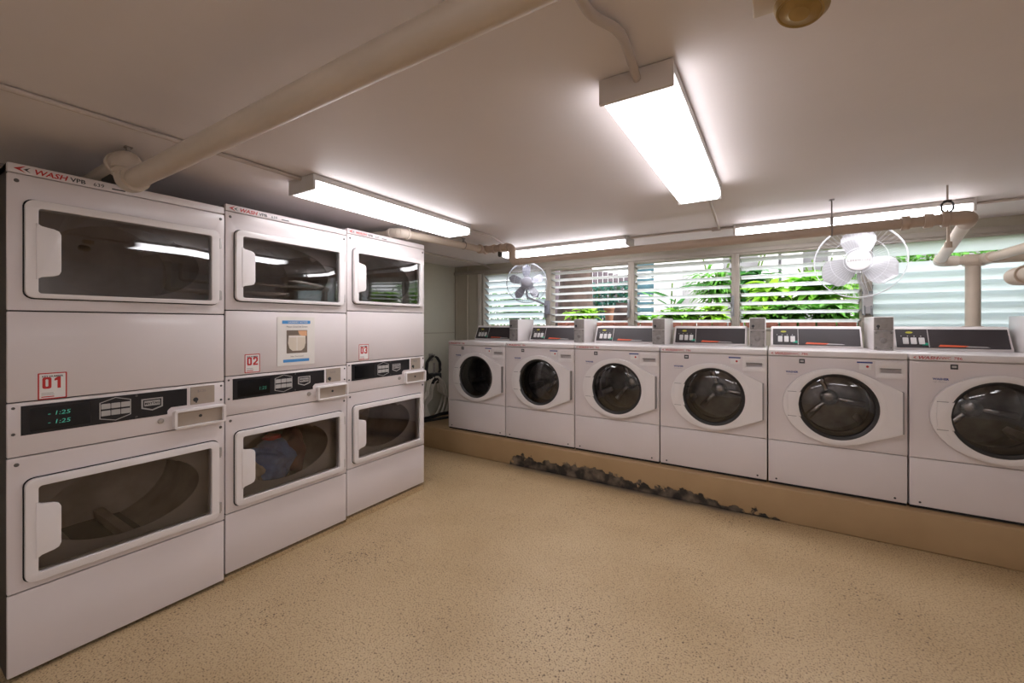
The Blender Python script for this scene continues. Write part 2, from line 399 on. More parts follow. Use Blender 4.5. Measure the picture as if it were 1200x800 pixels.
def text_bm(s, size, x, z, y, align='LEFT', shear=0.0, thick=.0006, sx=1.0, bold=0.0, mi=0):
    cu = bpy.data.curves.new('t', 'FONT'); cu.body = s; cu.size = size; cu.align_x = align; cu.shear = shear
    cu.extrude = thick/2; cu.offset = bold; cu.resolution_u = 2
    o = bpy.data.objects.new('t', cu); COL.objects.link(o)
    dg = bpy.context.evaluated_depsgraph_get()
    me = bpy.data.meshes.new_from_object(o.evaluated_get(dg))
    bpy.data.objects.remove(o); bpy.data.curves.remove(cu)
    bm = bmesh.new(); bm.from_mesh(me); bpy.data.meshes.remove(me)
    for v in bm.verts: v.co = Vector((x+v.co.x*sx, y-thick/2-v.co.z, z+v.co.y))
    for f in bm.faces: f.material_index = mi
    return bm

def join(*bms):
    bm = bms[0]
    for b in bms[1:]: merge(bm, b)
    return bm

def tag(o, label, cat, group=None, kind=None):
    o['label'] = label; o['category'] = cat
    if group: o['group'] = group
    if kind: o['kind'] = kind
    return o

def thing(name, label, cat, loc=(0, 0, 0), rz=0, group=None):
    o = bpy.data.objects.new(name, None); COL.objects.link(o)
    o.location = loc; o.rotation_euler = (0, 0, rz); o.empty_display_size = .1
    return tag(o, label, cat, group)

def struct(name, bm, m, parent=None, label=None):
    o = obj(name, bm, m, parent)
    if not parent:
        o['kind'] = 'structure'
        o['label'] = label or name.replace('_', ' '); o['category'] = name.split('_')[0]
    return o

def copy_tree(o, parent=None):
    c = o.copy(); COL.objects.link(c)
    if parent: c.parent = parent
    for ch in list(o.children): copy_tree(ch, c)
    return c

# ------------------------------------------------------------------ room shell
XL, XR, YB, YF = -3.42, 2.7, 4.10, -1.9
struct('floor', B(XL-.2, XR+.2, YF-.2, YB+.2, -.12, 0), 'floor', label='tan speckled coated concrete floor')
struct('ceiling', B(XL-.2, XR+.2, YF-.2, YB+.16, CEIL, CEIL+.14), 'ceiling', label='low painted concrete ceiling')
bm = B(XL-.15, XL, YF-.2, YB+.1, 0, CEIL)
wl = struct('wall_left', bm, 'wall', label='sage painted wall behind the dryers')
# board seam on the left wall and a skirting of darker paint
struct('seam_strip', B(XL-.004, XL+.006, YF, YB, 1.178, 1.19), 'wall_back', wl)
struct('wall_right', B(XR, XR+.15, YF-.2, YB+.1, 0, CEIL), 'wall_right', label='plain painted wall on the right')
struct('wall_front', B(XL-.2, XR+.2, YF-.15, YF, 0, CEIL), 'wall_right', label='plain painted wall behind the camera')
SILL = CZ-.05; HEAD = CZ+.618
WX = [-2.99, -2.09, -1.182, -.28, .597, 1.49, 2.39]
bm = B(XL-.1, XR+.1, YB, YB+.14, 0, SILL)
box(bm, XL-.1, XR+.1, YB, YB+.14, HEAD, CEIL)
box(bm, XL-.1, WX[0]-.02, YB, YB+.14, SILL, HEAD)
box(bm, WX[-1], XR+.1, YB, YB+.14, SILL, HEAD)
struct('wall_back', bm, 'wall_back', label='olive painted window wall with a long opening')
struct('plinth', B(XL, XR, 3.24, YB, 0, .221, bev=.012, seg=3), 'plinth', label='raised tan concrete plinth with a peeled black patch')
struct('trim_1', B(XL+.005, XR, YB-.03, YB, HEAD-.004, HEAD+.035, bev=.004), 'frame', label='painted timber header over the louvre windows')

# ------------------------------------------------------------------ louvre windows
def window(i, x0, x1, tilts, m, op):
    r = bpy.data.objects.new('window_%d' % i, None); COL.objects.link(r); r.location = ((x0+x1)/2, YB, SILL)
    r['kind'] = 'structure'; r['category'] = 'window'
    r['label'] = ['frosted louvre window at the far left', 'open louvre window in front of the tree trunk', 'open louvre window in front of the white house',
                  'open louvre window left of the white fan', 'nearly closed frosted louvre window behind the pipes', 'closed louvre window at the far right'][i-1]
    w = (x1-x0)/2; h = HEAD-SILL
    f = .030
    bm = B(-w, -w+f, -.018, .10, 0, h, bev=.003)
    box(bm, w-f, w, -.018, .10, 0, h, bev=.003)
    obj('window_frame', bm, 'frame', r)
    bm = B(-w+f, w-f, -.012, .10, h-.022, h, bev=.003); box(bm, -w+f, w-f, -.012, .11, 0, .022, bev=.003)
    obj('window_rail', bm, 'frame', r)
    bm = bmesh.new(); cl = bmesh.new()
    n = len(tilts); z = h-.06
    for t in tilts:
        if t is None:
            z -= .0755; continue
        a = math.radians(t); c, s = math.cos(a), math.sin(a)
        b = B(-w+f+.006, w-f-.006, -.052, .052, -.003, .003)
        for v in b.verts:
            y, zz = v.co.y, v.co.z
            v.co.y = .045+y*c+zz*s; v.co.z = z-y*s+zz*c
        merge(bm, b)
        for sgn in (-1, 1):
            b = B(sgn*(w-f-.008)-.004, sgn*(w-f-.008)+.004, -.05, .05, -.007, .007)
            for v in b.verts:
                y, zz = v.co.y, v.co.z
                v.co.y = .045+y*c+zz*s; v.co.z = z-y*s+zz*c
            merge(cl, b)
        z -= .0755
    obj('louvre_panes', bm, m, r); obj('pane_clips', cl, 'clip', r)
    bm = B(op*(w-.02)-.012, op*(w-.02)+.012, -.034, -.018, .12, .30, bev=.003)
    tube(bm, round_path([(op*(w-.02), -.03, .20), (op*(w-.02), -.06, .18), (op*(w-.02), -.065, .12)], .02), .006, 8)
    obj('window_operator', bm, 'clip', r)
N = 9
window(1, WX[0], WX[1], [31]*N, 'slat_frost', 1)
window(2, WX[1], WX[2], [6]*N, 'slat', 1)
window(3, WX[2], WX[3], [9]*N, 'slat', 1)
window(4, WX[3], WX[4], [10]*N, 'slat', 1)
window(5, WX[4], WX[5], [72, None]+[66]*(N-2), 'slat_frost', -1)
window(6, WX[5], WX[6], [72, 55]+[68]*(N-2), 'slat_frost', -1)
# pale jamb board left of the first window
struct('trim_2', B(WX[0]-.055, WX[0]-.004, YB-.022, YB, SILL+.01, HEAD-.01, bev=.004), 'frame_pale', label='pale jamb board left of the frosted window')

# ------------------------------------------------------------------ stacked dryers
DW, DD = .694, .74
def make_dryer():
    t = thing('stack_dryer', '', 'dryer', group='stacked dryers along the left wall')
    # carcass with openings to the two drums
    bm = B(0, .012, .012, DD, .015, 1.865); box(bm, DW-.012, DW, .012, DD, .015, 1.865)
    box(bm, 0, DW, DD-.01, DD, .015, 1.865); box(bm, .01, DW-.01, .014, DD-.01, .015, .30)
    box(bm, .01, DW-.01, .016, DD-.01, .80, 1.34); box(bm, .01, DW-.01, .012, DD-.01, 1.826, 1.845)
    obj('cabinet', bm, 'side', t)
    for sx in (.05, DW-.05):
        for sy in (.06, DD-.06):
            obj('leveling_foot', lathe(bmesh.new(), [(.02, 0), (.02, .008), (.011, .012), (.011, .03)], sx, sy, 0, 'z', 16), 'gap', t)
    # top cap with the maker's strip
    hp = obj('header_strip', B(0, DW, -.006, DD, 1.8325, 1.867, bev=.004), 'white', t)
    bm = text_bm('WASH', .026, .062, 1.8395, -.0062, shear=.25, sx=1.15, bold=.0006)
    obj('red_lettering', bm, 'red', hp)
    obj('logo_arrow', plate_bm([[(.014, 1.849), (.044, 1.862), (.030, 1.849), (.044, 1.837)]], -.0066, .0006), 'red', hp)
    bm = text_bm('VPB', .022, .158, 1.8405, -.0062, sx=1.15, bold=.0004)
    merge(bm, text_bm('639', .020, .222, 1.841, -.0062, sx=1.1))
    merge(bm, plate_bm([[(.038, 1.849), (.056, 1.859), (.047, 1.849), (.056, 1.840)]], -.0066, .0006))
    merge(bm, plate_bm([[(.278, 1.842), (.320, 1.842), (.320, 1.847), (.278, 1.847)]], -.0066, .0006))
    obj('dark_lettering', bm, 'ink', hp)
    # fixed panels
    obj('middle_panel', B(0, DW, -.004, .012, 1.005, 1.3325, bev=.004), 'white', t)
    obj('kick_panel', B(0, DW, -.004, .012, .018, .3125, bev=.004), 'white', t)
    for zb, zt, g0, g1, up in ((1.3375, 1.8295, 1.40, 1.713, 1), (.3175, .803, .372, .691, 0)):
        bm = plate_bm([rrect(0, DW, zb, zt, .004, 2), rrect(.072, .63, g0+.002, g1-.002, .012)], -.004, .016, bev=.003)
        obj('upper_front_panel' if up else 'lower_front_panel', bm, 'white', t)
        # drum seen through the glass
        zc = (g0+g1)/2
        bm = plate_bm([rrect(.014, DW-.014, zb, zt, .004, 2), circle(.352, zc, .265, 40, .15)], .075, .006)
        box(bm, .014, .02, .014, .08, zb, zt); box(bm, DW-.02, DW-.014, .014, .08, zb, zt)
        box(bm, .014, DW-.014, .014, .08, zb, zb+.006); box(bm, .014, DW-.014, .014, .08, zt-.006, zt)
        obj('bulkhead', bm, 'liner', t)
        bm = bmesh.new()
        seg = 40; R0 = .29
        pr = [(R0, .085), (R0+.02, .10), (R0+.02, .60), (R0-.02, .62), (.05, .625), (0, .625)]
        rings = []
        for rr, d in pr:
            rings.append([bm.verts.new((.352+rr*math.cos(2*PI*k/seg), d, zc+rr*.80*math.sin(2*PI*k/seg))) for k in range(seg)])
        for a, b in zip(rings, rings[1:]):
            for k in range(seg): bm.faces.new((a[k], a[(k+1) % seg], b[(k+1) % seg], b[k]))
        bmesh.ops.remove_doubles(bm, verts=bm.verts, dist=1e-5)
        for q in range(3):
            a = 1.15+q*2*PI/3
            b = B(-.02, .02, .12, .59, -.035, .035, bev=.01)
            for v in b.verts:
                x, z = v.co.x, v.co.z+.255
                v.co.x = .352+x*math.cos(a)-z*math.sin(a); v.co.z = zc+(x*math.sin(a)+z*math.cos(a))*.8
            merge(bm, b)
        obj('drum', bm, 'dryer_drum', t)
        # door
        d0, d1 = (1.383, 1.742) if up else (.343, .719)
        dr = obj('upper_door' if up else 'lower_door', plate_bm([rrect(.04, .664, d0, d1, .026), rrect(.072, .632, g0, g1, .010)], -.026, .020, bev=.006, seg=3), 'door_white', t)
        bm = plate_bm([rrect(.036, .668, d0-.004, d1+.004, .028), rrect(.05, .65, d0+.01, d1-.01, .02)], -.0062, .002)
        obj('door_gap', bm, 'gap', dr)
        # slightly domed glass
        bm = bmesh.new(); nx, nz = 16, 10; vs = {}
        for i in range(nx+1):
            for j in range(nz+1):
                u, v = i/nx, j/nz
                bulge = .004*(1-(2*u-1)**8) + .0024*(1-(2*v-1)**2)
                vs[i, j] = bm.verts.new((.068+u*.568, -.010-bulge, g0-.004+v*(g1-g0+.008)))
        for i in range(nx):
            for j in range(nz): bm.faces.new((vs[i, j], vs[i+1, j], vs[i+1, j+1], vs[i, j+1]))
        gl = obj('door_glass', bm, 'glass_up' if up else 'glass_low', dr)
        h0, h1 = zc-.092, zc+.088
        hb = plate_bm([[(.066, h0-.014), (.080, h0-.004), (.112, h0+.002), (.124, h0+.008), (.130, h0+.022),
                        (.130, h1-.022), (.124, h1-.008), (.112, h1-.002), (.080, h1+.004), (.066, h1+.014)]], -.0285, .018, bev=.005, seg=3)
        obj('door_handle', hb, 'door_white', dr)
        for hz in (d0+.045, d1-.06):
            bm = T([(.667, -.018, hz-.024), (.667, -.018, hz+.024)], .0065, 10)
            box(bm, .662, .680, -.012, -.004, hz-.022, hz+.022, bev=.001)
            obj('hinge', bm, 'steel', dr)
        for sx in (.022, DW-.016):
            s = lathe(bmesh.new(), [(0, -.007), (.005, -.0065), (.007, -.004), (.007, 0)], sx, 0, zt-.024, 'y', 12)
            obj('screw', s, 'screw', t)
    # control panel
    cp = obj('control_panel', B(0, DW, -.004, .014, .8075, 1.001, bev=.003), 'white', t)
    blk = [(.032, .989), (.538, .989), (.538, .911), (.478, .911), (.470, .905), (.464, .897), (.464, .882), (.032, .882)]
    face = obj('control_face', plate_bm([blk], -.0068, .004, bev=.0008, seg=1), 'black', cp)
    obj('display_window', plate_bm([rrect(.054, .214, .893, .976, .003)], -.0078, .002), 'black_gloss', face)
    hexo = [(.24, .968), (.289, .985), (.338, .970), (.338, .906), (.289, .889), (.24, .902)]
    cx, cz = .289, .937
    hexi = [(cx+(x-cx)*.94, cz+(z-cz)*.94) for x, z in hexo]
    bm = plate_bm([hexo, hexi], -.0078, .0012)
    obj('keypad_outline', bm, 'grey', face)
    for r_ in range(2):
        for c_ in range(3):
            x = .245+c_*.0305; z = .913+r_*.028
            obj('push_button', plate_bm([rrect(x, x+.028, z, z+.021, .002)], -.009, .003, bev=.0008, seg=1), 'grey', face)
    bo = [(.372, .963), (.447, .963), (.447, .922), (.410, .909), (.372, .922)]
    bi = [(.3775, .958), (.4415, .958), (.4415, .926), (.410, .9145), (.3775, .926)]
    bm = plate_bm([bo, bi], -.0078, .0012)
    merge(bm, plate_bm([rrect(.382, .437, .931, .953, .001, 1)], -.0076, .001))
    obj('maker_badge', bm, 'grey', face)
    obj('badge_lettering', text_bm('MAYTAG', .014, .4095, .937, -.0078, 'CENTER', sx=.92, bold=.0003), 'black', face)
    for x, z in ((.356, .981), (.356, .891), (.014, .984), (.014, .890), (DW-.014, .984), (DW-.014, .915), (DW-.014, .815)):
        obj('screw', lathe(bmesh.new(), [(0, -.0085), (.004, -.008), (.005, -.006), (.005, -.002)], x, 0, z, 'y', 10), 'screw', cp)
    lp = obj('lock_plate', plate_bm([rrect(.552, .650, .909, .992, .002)], -.0075, .004, bev=.0008, seg=1), 'beige_plate', cp)
    bm = lathe(bmesh.new(), [(0, -.013), (.009, -.012), (.0105, -.007), (.0105, -.003)], .572, 0, .932, 'y', 16)
    box(bm, .570, .574, -.016, -.012, .918, .930)
    obj('keyhole', bm, 'ink', lp)
    obj('price_print', text_bm('$1.25', .016, .578, .965, -.0078), 'line', lp)
    # coin slide, a raised tray
    co = rrect(.483, .692, .808, .895, .012)
    ci = rrect(.494, .681, .818, .884, .004)
    cs = obj('coin_slide', plate_bm([co, ci], -.030, .030, bev=.003, seg=2), 'door_white', cp)
    obj('coin_plate', plate_bm([rrect(.490, .686, .812, .890, .003)], -.012, .008), 'beige_plate', cs)
    obj('coin_slot', lathe(bmesh.new(), [(0, -.015), (.006, -.0145), (.007, -.012), (.007, -.011)], .59, 0, .854, 'y', 12), 'ink', cs)
    obj('barrel_lock', lathe(bmesh.new(), [(0, -.012), (.010, -.011), (.012, -.006), (.012, -.003)], .440, 0, .856, 'y', 16), 'steel', cp)
    return t
M['glass_up'] = dark_glass('dryer_glass_upper', (.62, .58, .58), 1.55, .11)
M['glass_low'] = dark_glass('dryer_glass_lower', (.80, .75, .71), 1.5, .05)

def sticker(t, x0, x1, z0, z1, num):
    y = -.0047
    s = obj('number_sticker', plate_bm([rrect(x0, x1, z0, z1, .002, 2)], y, .0006), 'red', t)
    s['label'] = 'white number sticker with a red border reading %s' % num
    bw = .004
    p = obj('sticker_paper', plate_bm([rrect(x0+bw, x1-bw, z0+bw, z1-bw, .001, 2)], y-.0005, .0006), 'paper', s)
    cx = (x0+x1)/2; w = x1-x0; h = z1-z0
    bm = bmesh.new(); dh = .044*h/.1; dw = .0235; k_ = .0082
    for q, ch in enumerate(num):
        ox = cx-.0265+q*.030; oz = z0+.040*h/.1
        if ch == '0': loops = [[rrect(ox, ox+dw, oz, oz+dh, .006, 2), rrect(ox+k_, ox+dw-k_, oz+k_, oz+dh-k_, .002, 1)]]
        elif ch == '1': loops = [[[(ox+.009, oz), (ox+.009+k_*1.05, oz), (ox+.009+k_*1.05, oz+dh), (ox+.010, oz+dh), (ox+.001, oz+dh-.008), (ox+.001, oz+dh-.015), (ox+.009, oz+dh-.013)]]]
        elif ch == '2': loops = [[[(ox, oz), (ox+dw, oz), (ox+dw, oz+k_), (ox+k_*1.3, oz+k_), (ox+dw, oz+dh*.52), (ox+dw, oz+dh-.005), (ox+dw-.005, oz+dh), (ox+.005, oz+dh), (ox, oz+dh-.005), (ox, oz+dh-.014), (ox+k_, oz+dh-.014), (ox+k_, oz+dh-k_), (ox+dw-k_, oz+dh-k_), (ox+dw-k_, oz+dh*.56), (ox, oz+k_*1.2)]]]
        else: loops = [[[(ox, oz+.005), (ox+.005, oz), (ox+dw-.005, oz), (ox+dw, oz+.005), (ox+dw, oz+dh*.42), (ox+dw-.004, oz+dh*.5), (ox+dw, oz+dh*.58), (ox+dw, oz+dh-.005), (ox+dw-.005, oz+dh), (ox+.005, oz+dh), (ox, oz+dh-.005), (ox, oz+dh-.013), (ox+k_, oz+dh-.013), (ox+k_, oz+dh-k_), (ox+dw-k_, oz+dh-k_), (ox+dw-k_, oz+dh*.5+k_*.5), (ox+k_, oz+dh*.5+k_*.5), (ox+k_, oz+dh*.5-k_*.5), (ox+dw-k_, oz+dh*.5-k_*.5), (ox+dw-k_, oz+k_), (ox+k_, oz+k_), (ox+k_, oz+.013), (ox, oz+.013)]]]
        for lp in loops: merge(bm, plate_bm(lp, y-.0009, .0006))
    obj('sticker_number', bm, 'red', s)
    obj('sticker_heading', text_bm('KEY NUMBER', .0092*w/.076, cx, z1-.0165, y-.0005, 'CENTER', bold=.0002), 'ink', s)
    bm = plate_bm([rrect(x0+.009, x0+.04, z0+.022, z0+.0245, .0005, 1)], y-.0009, .0005)
    merge(bm, plate_bm([rrect(x0+.009, x0+.042, z0+.016, z0+.0185, .0005, 1)], y-.0009, .0005))
    obj('sticker_print', bm, 'grey', s)
    obj('sticker_bar', plate_bm([rrect(x0+.009, x0+.042, z0+.008, z0+.0115, .0005, 1)], y-.0009, .0005), 'red', s)

XD = -2.317
d1 = make_dryer()
ds = [(d1, 0.307, 0.0, 'white stacked double dryer numbered 01, nearest the camera')]
d2 = copy_tree(d1); d3 = copy_tree(d1)
ds += [(d2, 1.007, .022, 'white stacked double dryer numbered 02, with a paper notice on its front'),
       (d3, 1.707, .038, 'white stacked double dryer numbered 03, farthest along the row')]
for d, y, z, lab in ds:
    d.location = (XD, y, z); d.rotation_euler = (0, 0, PI/2); d['label'] = lab
sticker(d1, .073, .149, 1.005, 1.104, '01'); sticker(d2, .088, .164, 1.012, 1.109, '02'); sticker(d3, .089, .167, 1.012, 1.116, '03')
def led(t, s1, s2):
    bm = text_bm(s1, .022, .158, .944, -.0085, 'RIGHT', shear=.15, sx=1.2)
    merge(bm, text_bm(s2, .022, .158, .911, -.0085, 'RIGHT', shear=.15, sx=1.2))
    o = obj('display_digits', bm, 'led', t)
led(d1, '- 1:25', '- 1:25')
M['led_dim'] = emis('led_digits_dim', (.05, .35, .24), .06)
bm = text_bm('1:25', .024, .196, .918, -.0085, 'RIGHT', shear=.15)
obj('display_digits', bm, 'led_dim', d2)
# the floor rises in two low steps under the second and third dryer
struct('trim_3', B(XL, XD-.002, 1.004, 1.7045, -.01, .0215, bev=.003), 'floor', label='low tan floor step under the dryer numbered 02')
struct('trim_4', B(XL, XD-.002, 1.7045, 2.405, -.01, .0375, bev=.003), 'floor', label='low tan floor step under the dryer numbered 03')

# notice on dryer 02
p = thing('paper_notice', 'laminated paper notice with blue bars taped to the dryer numbered 02', 'notice', (XD+.0055, 1.007, .022), PI/2)
PZ = CZ-.022
sh = obj('paper_sheet', plate_bm([rrect(.254, .475, PZ-.231, PZ+.042, .006)], -.0012, .0016), 'poster_paper', p)
obj('blue_heading_bar', plate_bm([rrect(.281, .447, PZ+.003, PZ+.022, .003)], -.0018, .0006), 'blue', p)
bm = text_bm('LAUNDRY NOTICE', .0135, .372, PZ+.0078, -.0019, 'CENTER', bold=.0002)
obj('heading_lettering', bm, 'paper', p)
obj('notice_lettering', join(text_bm('Please Clean Lint Screen', .0125, .368, PZ-.017, -.0014, 'CENTER'), text_bm('After Every Load', .011, .366, PZ-.185, -.0014, 'CENTER')), 'line', p)
obj('blue_footer_bar', plate_bm([rrect(.287, .440, PZ-.213, PZ-.197, .002)], -.0018, .0006), 'blue', p)
ph = obj('printed_photo', plate_bm([rrect(.306, .428, PZ-.163, PZ-.033, .002)], -.0018, .0006), 'brown_print', p)
scr = [(.318, PZ-.062), (.416, PZ-.062), (.418, PZ-.105), (.410, PZ-.135), (.392, PZ-.150), (.340, PZ-.150), (.322, PZ-.135), (.314, PZ-.105)]
obj('lint_screen_picture', plate_bm([scr], -.0024, .0006), 'cream_print', ph)
obj('hand_picture', plate_bm([[(.372, PZ-.036), (.425, PZ-.036), (.425, PZ-.066), (.398, PZ-.066), (.378, PZ-.056)]], -.0027, .0006), 'skin_print', ph)
bm = plate_bm([rrect(.364, .367, PZ-.148, PZ-.066, .0005, 1)], -.0027, .0006)
merge(bm, plate_bm([rrect(.318, .416, PZ-.072, PZ-.068, .0005, 1)], -.0027, .0006))
obj('screen_frame_picture', bm, 'paper', ph)

# laundry inside the lower drum of dryer 02
def cloth(name, label, m, c, s, seed, grp='clothes in the lower drum of the second dryer'):
    rd = random.Random(seed)
    bm = bmesh.new(); bmesh.ops.create_icosphere(bm, subdivisions=4, radius=1)
    ph_ = [rd.uniform(0, 6) for _ in range(6)]
    for v in bm.verts:
        n = v.co.copy()
        k = 1+.16*math.sin(5*n.x+ph_[0]+3*n.z)+.13*math.sin(7*n.z+ph_[1]+2*n.y)+.08*math.sin(13*n.x-9*n.y+ph_[2])
        v.co = Vector((n.x*s[0]*k, n.y*s[1]*k, n.z*s[2]*k))
    o = obj(name, bm, m, None, 80); o.location = c
    return tag(o, label, 'laundry', grp)
cloth('garment', 'beige cloth left of the blue garment in the dryer numbered 02', 'cloth_beige', (XD-.16, 1.007+.20, .022+.425), (.055, .06, .075), 1)
cloth('garment', 'blue garment tumbled in the lower drum of the dryer numbered 02', 'cloth_blue', (XD-.21, 1.007+.33, .022+.455), (.085, .115, .12), 2)
cloth('garment', 'small red cloth on top of the laundry in the dryer numbered 02', 'cloth_red', (XD-.20, 1.007+.335, .022+.598), (.035, .045, .016), 3)
cloth('garment', 'maroon garment at the right of the drum of the dryer numbered 02', 'cloth_maroon', (XD-.30, 1.007+.515, .022+.470), (.10, .065, .13), 4)

# ------------------------------------------------------------------ front-load washers
WW, WD, WB = .692, .62, .221       # width, depth, plinth top
ZT = CZ-.1674                       # top of the lid
M['glass_washer'] = dark_glass('washer_bowl_glass', (.70, .68, .67), 1.5, .05)
def make_washer():
    t = thing('front_load_washer', '', 'washer', group='front load washers on the plinth')
    z0 = WB; zb = CZ-1.047
    def Z(z): return CZ+z-z0
    # shell: two sides, back, floor
    bm = B(0, .012, .010, WD, zb-z0, Z(-.21)); box(bm, WW-.012, WW, .010, WD, zb-z0, Z(-.21))
    box(bm, 0, WW, WD-.012, WD, zb-z0, Z(-.21)); box(bm, .01, WW-.01, .014, WD-.01, zb-z0, Z(-.775))
    obj('cabinet', bm, 'white', t)
    obj('base_rail', B(.004, WW-.004, .004, WD-.01, .004, zb-z0+.006), 'gap', t)
    for sx in (.05, WW-.05):
        for sy in (.05, WD-.06):
            obj('leveling_foot', lathe(bmesh.new(), [(.02, 0), (.02, .008), (.011, .012), (.011, .026)], sx, sy, 0, 'z', 14), 'gap', t)
    obj('lid', B(0, WW, -.010, WD+.02, Z(-.208), Z(-.1674), bev=.008, seg=3), 'white_lid', t)
    cxx, czz = .362, Z(-.512)
    bm = plate_bm([rrect(0, WW, Z(-.7675), Z(-.2115), .004, 2), circle(cxx, czz, .215, 48)], -.004, .016, bev=.003)
    obj('front_panel', bm, 'white', t)
    kp = obj('kick_panel', B(0, WW, -.004, .012, zb-z0, Z(-.7715), bev=.004), 'white', t)
    for sx in (.045, WW-.055):
        obj('screw', lathe(bmesh.new(), [(0, -.008), (.005, -.0075), (.006, -.005), (.006, -.002)], sx, 0, zb-z0+.022, 'y', 10), 'ink', kp)
    # drum
    bm = lathe(bmesh.new(), [(.225, .015), (.225, .09), (.24, .10), (.24, .40), (.22, .42), (.16, .428), (.10, .424), (.05, .43), (.03, .422), (0, .42)], cxx, 0, czz, 'y', 40, close=False)
    for q in range(3):
        a = .9+q*2*PI/3
        b = B(-.03, .03, .12, .40, -.03, .03, bev=.012)
        for v in b.verts:
            x, z = v.co.x*(1-.3*(v.co.z > 0)), v.co.z-.205
            v.co.x = cxx+x*math.cos(a)-z*math.sin(a); v.co.z = czz+x*math.sin(a)+z*math.cos(a)
        merge(bm, b)
    rib = bmesh.new()
    for q in range(3):
        a = .35+q*2*PI/3
        b = B(-.014, .014, .375, .42, .05, .20, bev=.010)
        for v in b.verts:
            x, z = v.co.x*(1+4*(v.co.z-.05)), v.co.z
            v.co.x = cxx+x*math.cos(a)-z*math.sin(a); v.co.z = czz+x*math.sin(a)+z*math.cos(a)
        merge(rib, b)
    dm = obj('drum', bm, 'drum', t)
    lathe(rib, [(0, .372), (.035, .374), (.052, .384), (.056, .42)], cxx, 0, czz, 'y', 28)
    obj('drum_streak_ribs', rib, 'drum_bright', dm)  # bright ribs and hub stand in for light streaks inside the drum
    obj('door_gasket', lathe(bmesh.new(), [(.216, .01), (.216, .05), (.20, .075), (.178, .085), (.172, .10), (.182, .115), (.225, .12)], cxx, 0, czz, 'y', 48, close=False), 'gasket', t)
    # door: round on the left, tapering to a straight pull on the right
    lp = []
    for k in range(29):
        a = math.radians(62+k*(236/28))
        lp.append((cxx+.281*math.cos(a)*(1 if math.cos(a) < 0 else .96), czz+.236*math.sin(a)))
    pull_t, pull_b = Z(-.392), Z(-.645)
    # lp runs from upper right counter-clockwise to lower right
    lp += [(.655, pull_b-.004), (.668, pull_b+.006), (.668, pull_t-.006), (.655, pull_t+.004)]
    dr = obj('door', plate_bm([lp, circle(cxx, czz, .201, 56)], -.034, .028, bev=.014, seg=4), 'door_white', t)
    ring = lathe(bmesh.new(), [(.203, -.020), (.205, -.036), (.212, -.039), (.236, -.0345), (.236, -.030), (.203, -.012)], cxx, 0, czz, 'y', 64, close=False)
    obj('door_ring', ring, 'door_white', dr)
    obj('inner_rim', lathe(bmesh.new(), [(.204, -.035), (.200, -.036), (.186, -.022), (.184, -.005), (.204, -.004), (.204, -.035)], cxx, 0, czz, 'y', 56, close=False), 'gasket', dr)
    obj('door_bowl', lathe(bmesh.new(), [(.187, -.018), (.178, -.022), (.14, -.030), (.09, -.036), (.04, -.039), (0, -.0395)], cxx, 0, czz, 'y', 48, close=False), 'glass_washer', dr)
    # hinge cover on the left, with two short seams
    bm = plate_bm([[(.112, czz+.078), (.180, czz+.078), (.170, czz+.04), (.165, czz), (.170, czz-.04), (.180, czz-.078), (.112, czz-.078), (.106, czz)]], -.0385, .008, bev=.003)
    obj('hinge_cover', bm, 'door_white', dr)
    for zz_ in (czz+.0785, czz-.0785): obj('hinge_seam', B(.108, .180, -.0372, -.030, zz_-.002, zz_+.002), 'line', dr)
    obj('pull_groove', B(.664, .674, -.034, -.004, pull_b+.004, pull_t-.004, bev=.002), 'line', dr)
    # dispenser drawer
    dd = obj('dispenser_drawer', plate_bm([rrect(.547, .684, Z(-.322), Z(-.222), .006), rrect(.570, .664, Z(-.290), Z(-.263), .004)], -.010, .008, bev=.002), 'door_white', t)
    bm = B(.568, .666, -.004, .010, Z(-.292), Z(-.261))
    obj('drawer_pull', bm, 'white', dd)
    obj('pull_shadow_lip', B(.570, .664, -.0125, -.003, Z(-.267), Z(-.261), bev=.001), 'line', dd)
    # marks on the front
    bm = text_bm('WASH', .024, .034, Z(-.1985), -.0104, shear=.25, bold=.0004, sx=1.2)
    merge(bm, text_bm('VWC', .021, .118, Z(-.197), -.0104, sx=1.1)); merge(bm, text_bm('786', .021, .182, Z(-.197), -.0104, sx=1.1))
    obj('red_lettering', bm, 'red', t)
    obj('logo_arrow', plate_bm([[(.014, Z(-.190)), (.030, Z(-.182)), (.023, Z(-.190)), (.030, Z(-.198))]], -.0108, .0006), 'red', t)
    bm = plate_bm([rrect(.170, .201, Z(-.252), Z(-.224), .002)], -.0048, .001)
    st = obj('black_label', bm, 'ink', t)
    bm = plate_bm([rrect(.176, .195, Z(-.243), Z(-.232), .001, 1)], -.0056, .001)
    obj('label_print', bm, 'grey', st)
    bm = text_bm('WASHER', .0165, .098, Z(-.315), -.0042, bold=.0006, sx=1.0)
    obj('blue_lettering', bm, 'navy', t)
    obj('care_print', text_bm('high efficiency', .010, .100, Z(-.328), -.0042), 'grey', t)
    b2 = obj('instruction_label', plate_bm([rrect(.474, .530, Z(-.275), Z(-.236), .002)], -.0048, .001), 'paper', t)
    obj('label_bar', plate_bm([rrect(.462, .536, Z(-.236), Z(-.227), .001, 1)], -.0052, .001), 'navy', b2)
    obj('label_symbol', plate_bm([circle(.512, Z(-.256), .007, 16)], -.0054, .001), 'red', b2)
    # console
    y0, y1, yt = .425, .61, .485
    prof = [(y0, Z(-.1674)), (y0, Z(-.150)), (yt, Z(-.022)), (yt+.012, Z(-.014)), (y1, Z(-.014)), (y1, Z(-.1674))]
    xa, xb = .010, .552
    bm = bmesh.new()
    A = [bm.verts.new((xa+(.004 if i in (2, 3, 4) else 0), y, z)) for i, (y, z) in enumerate(prof)]
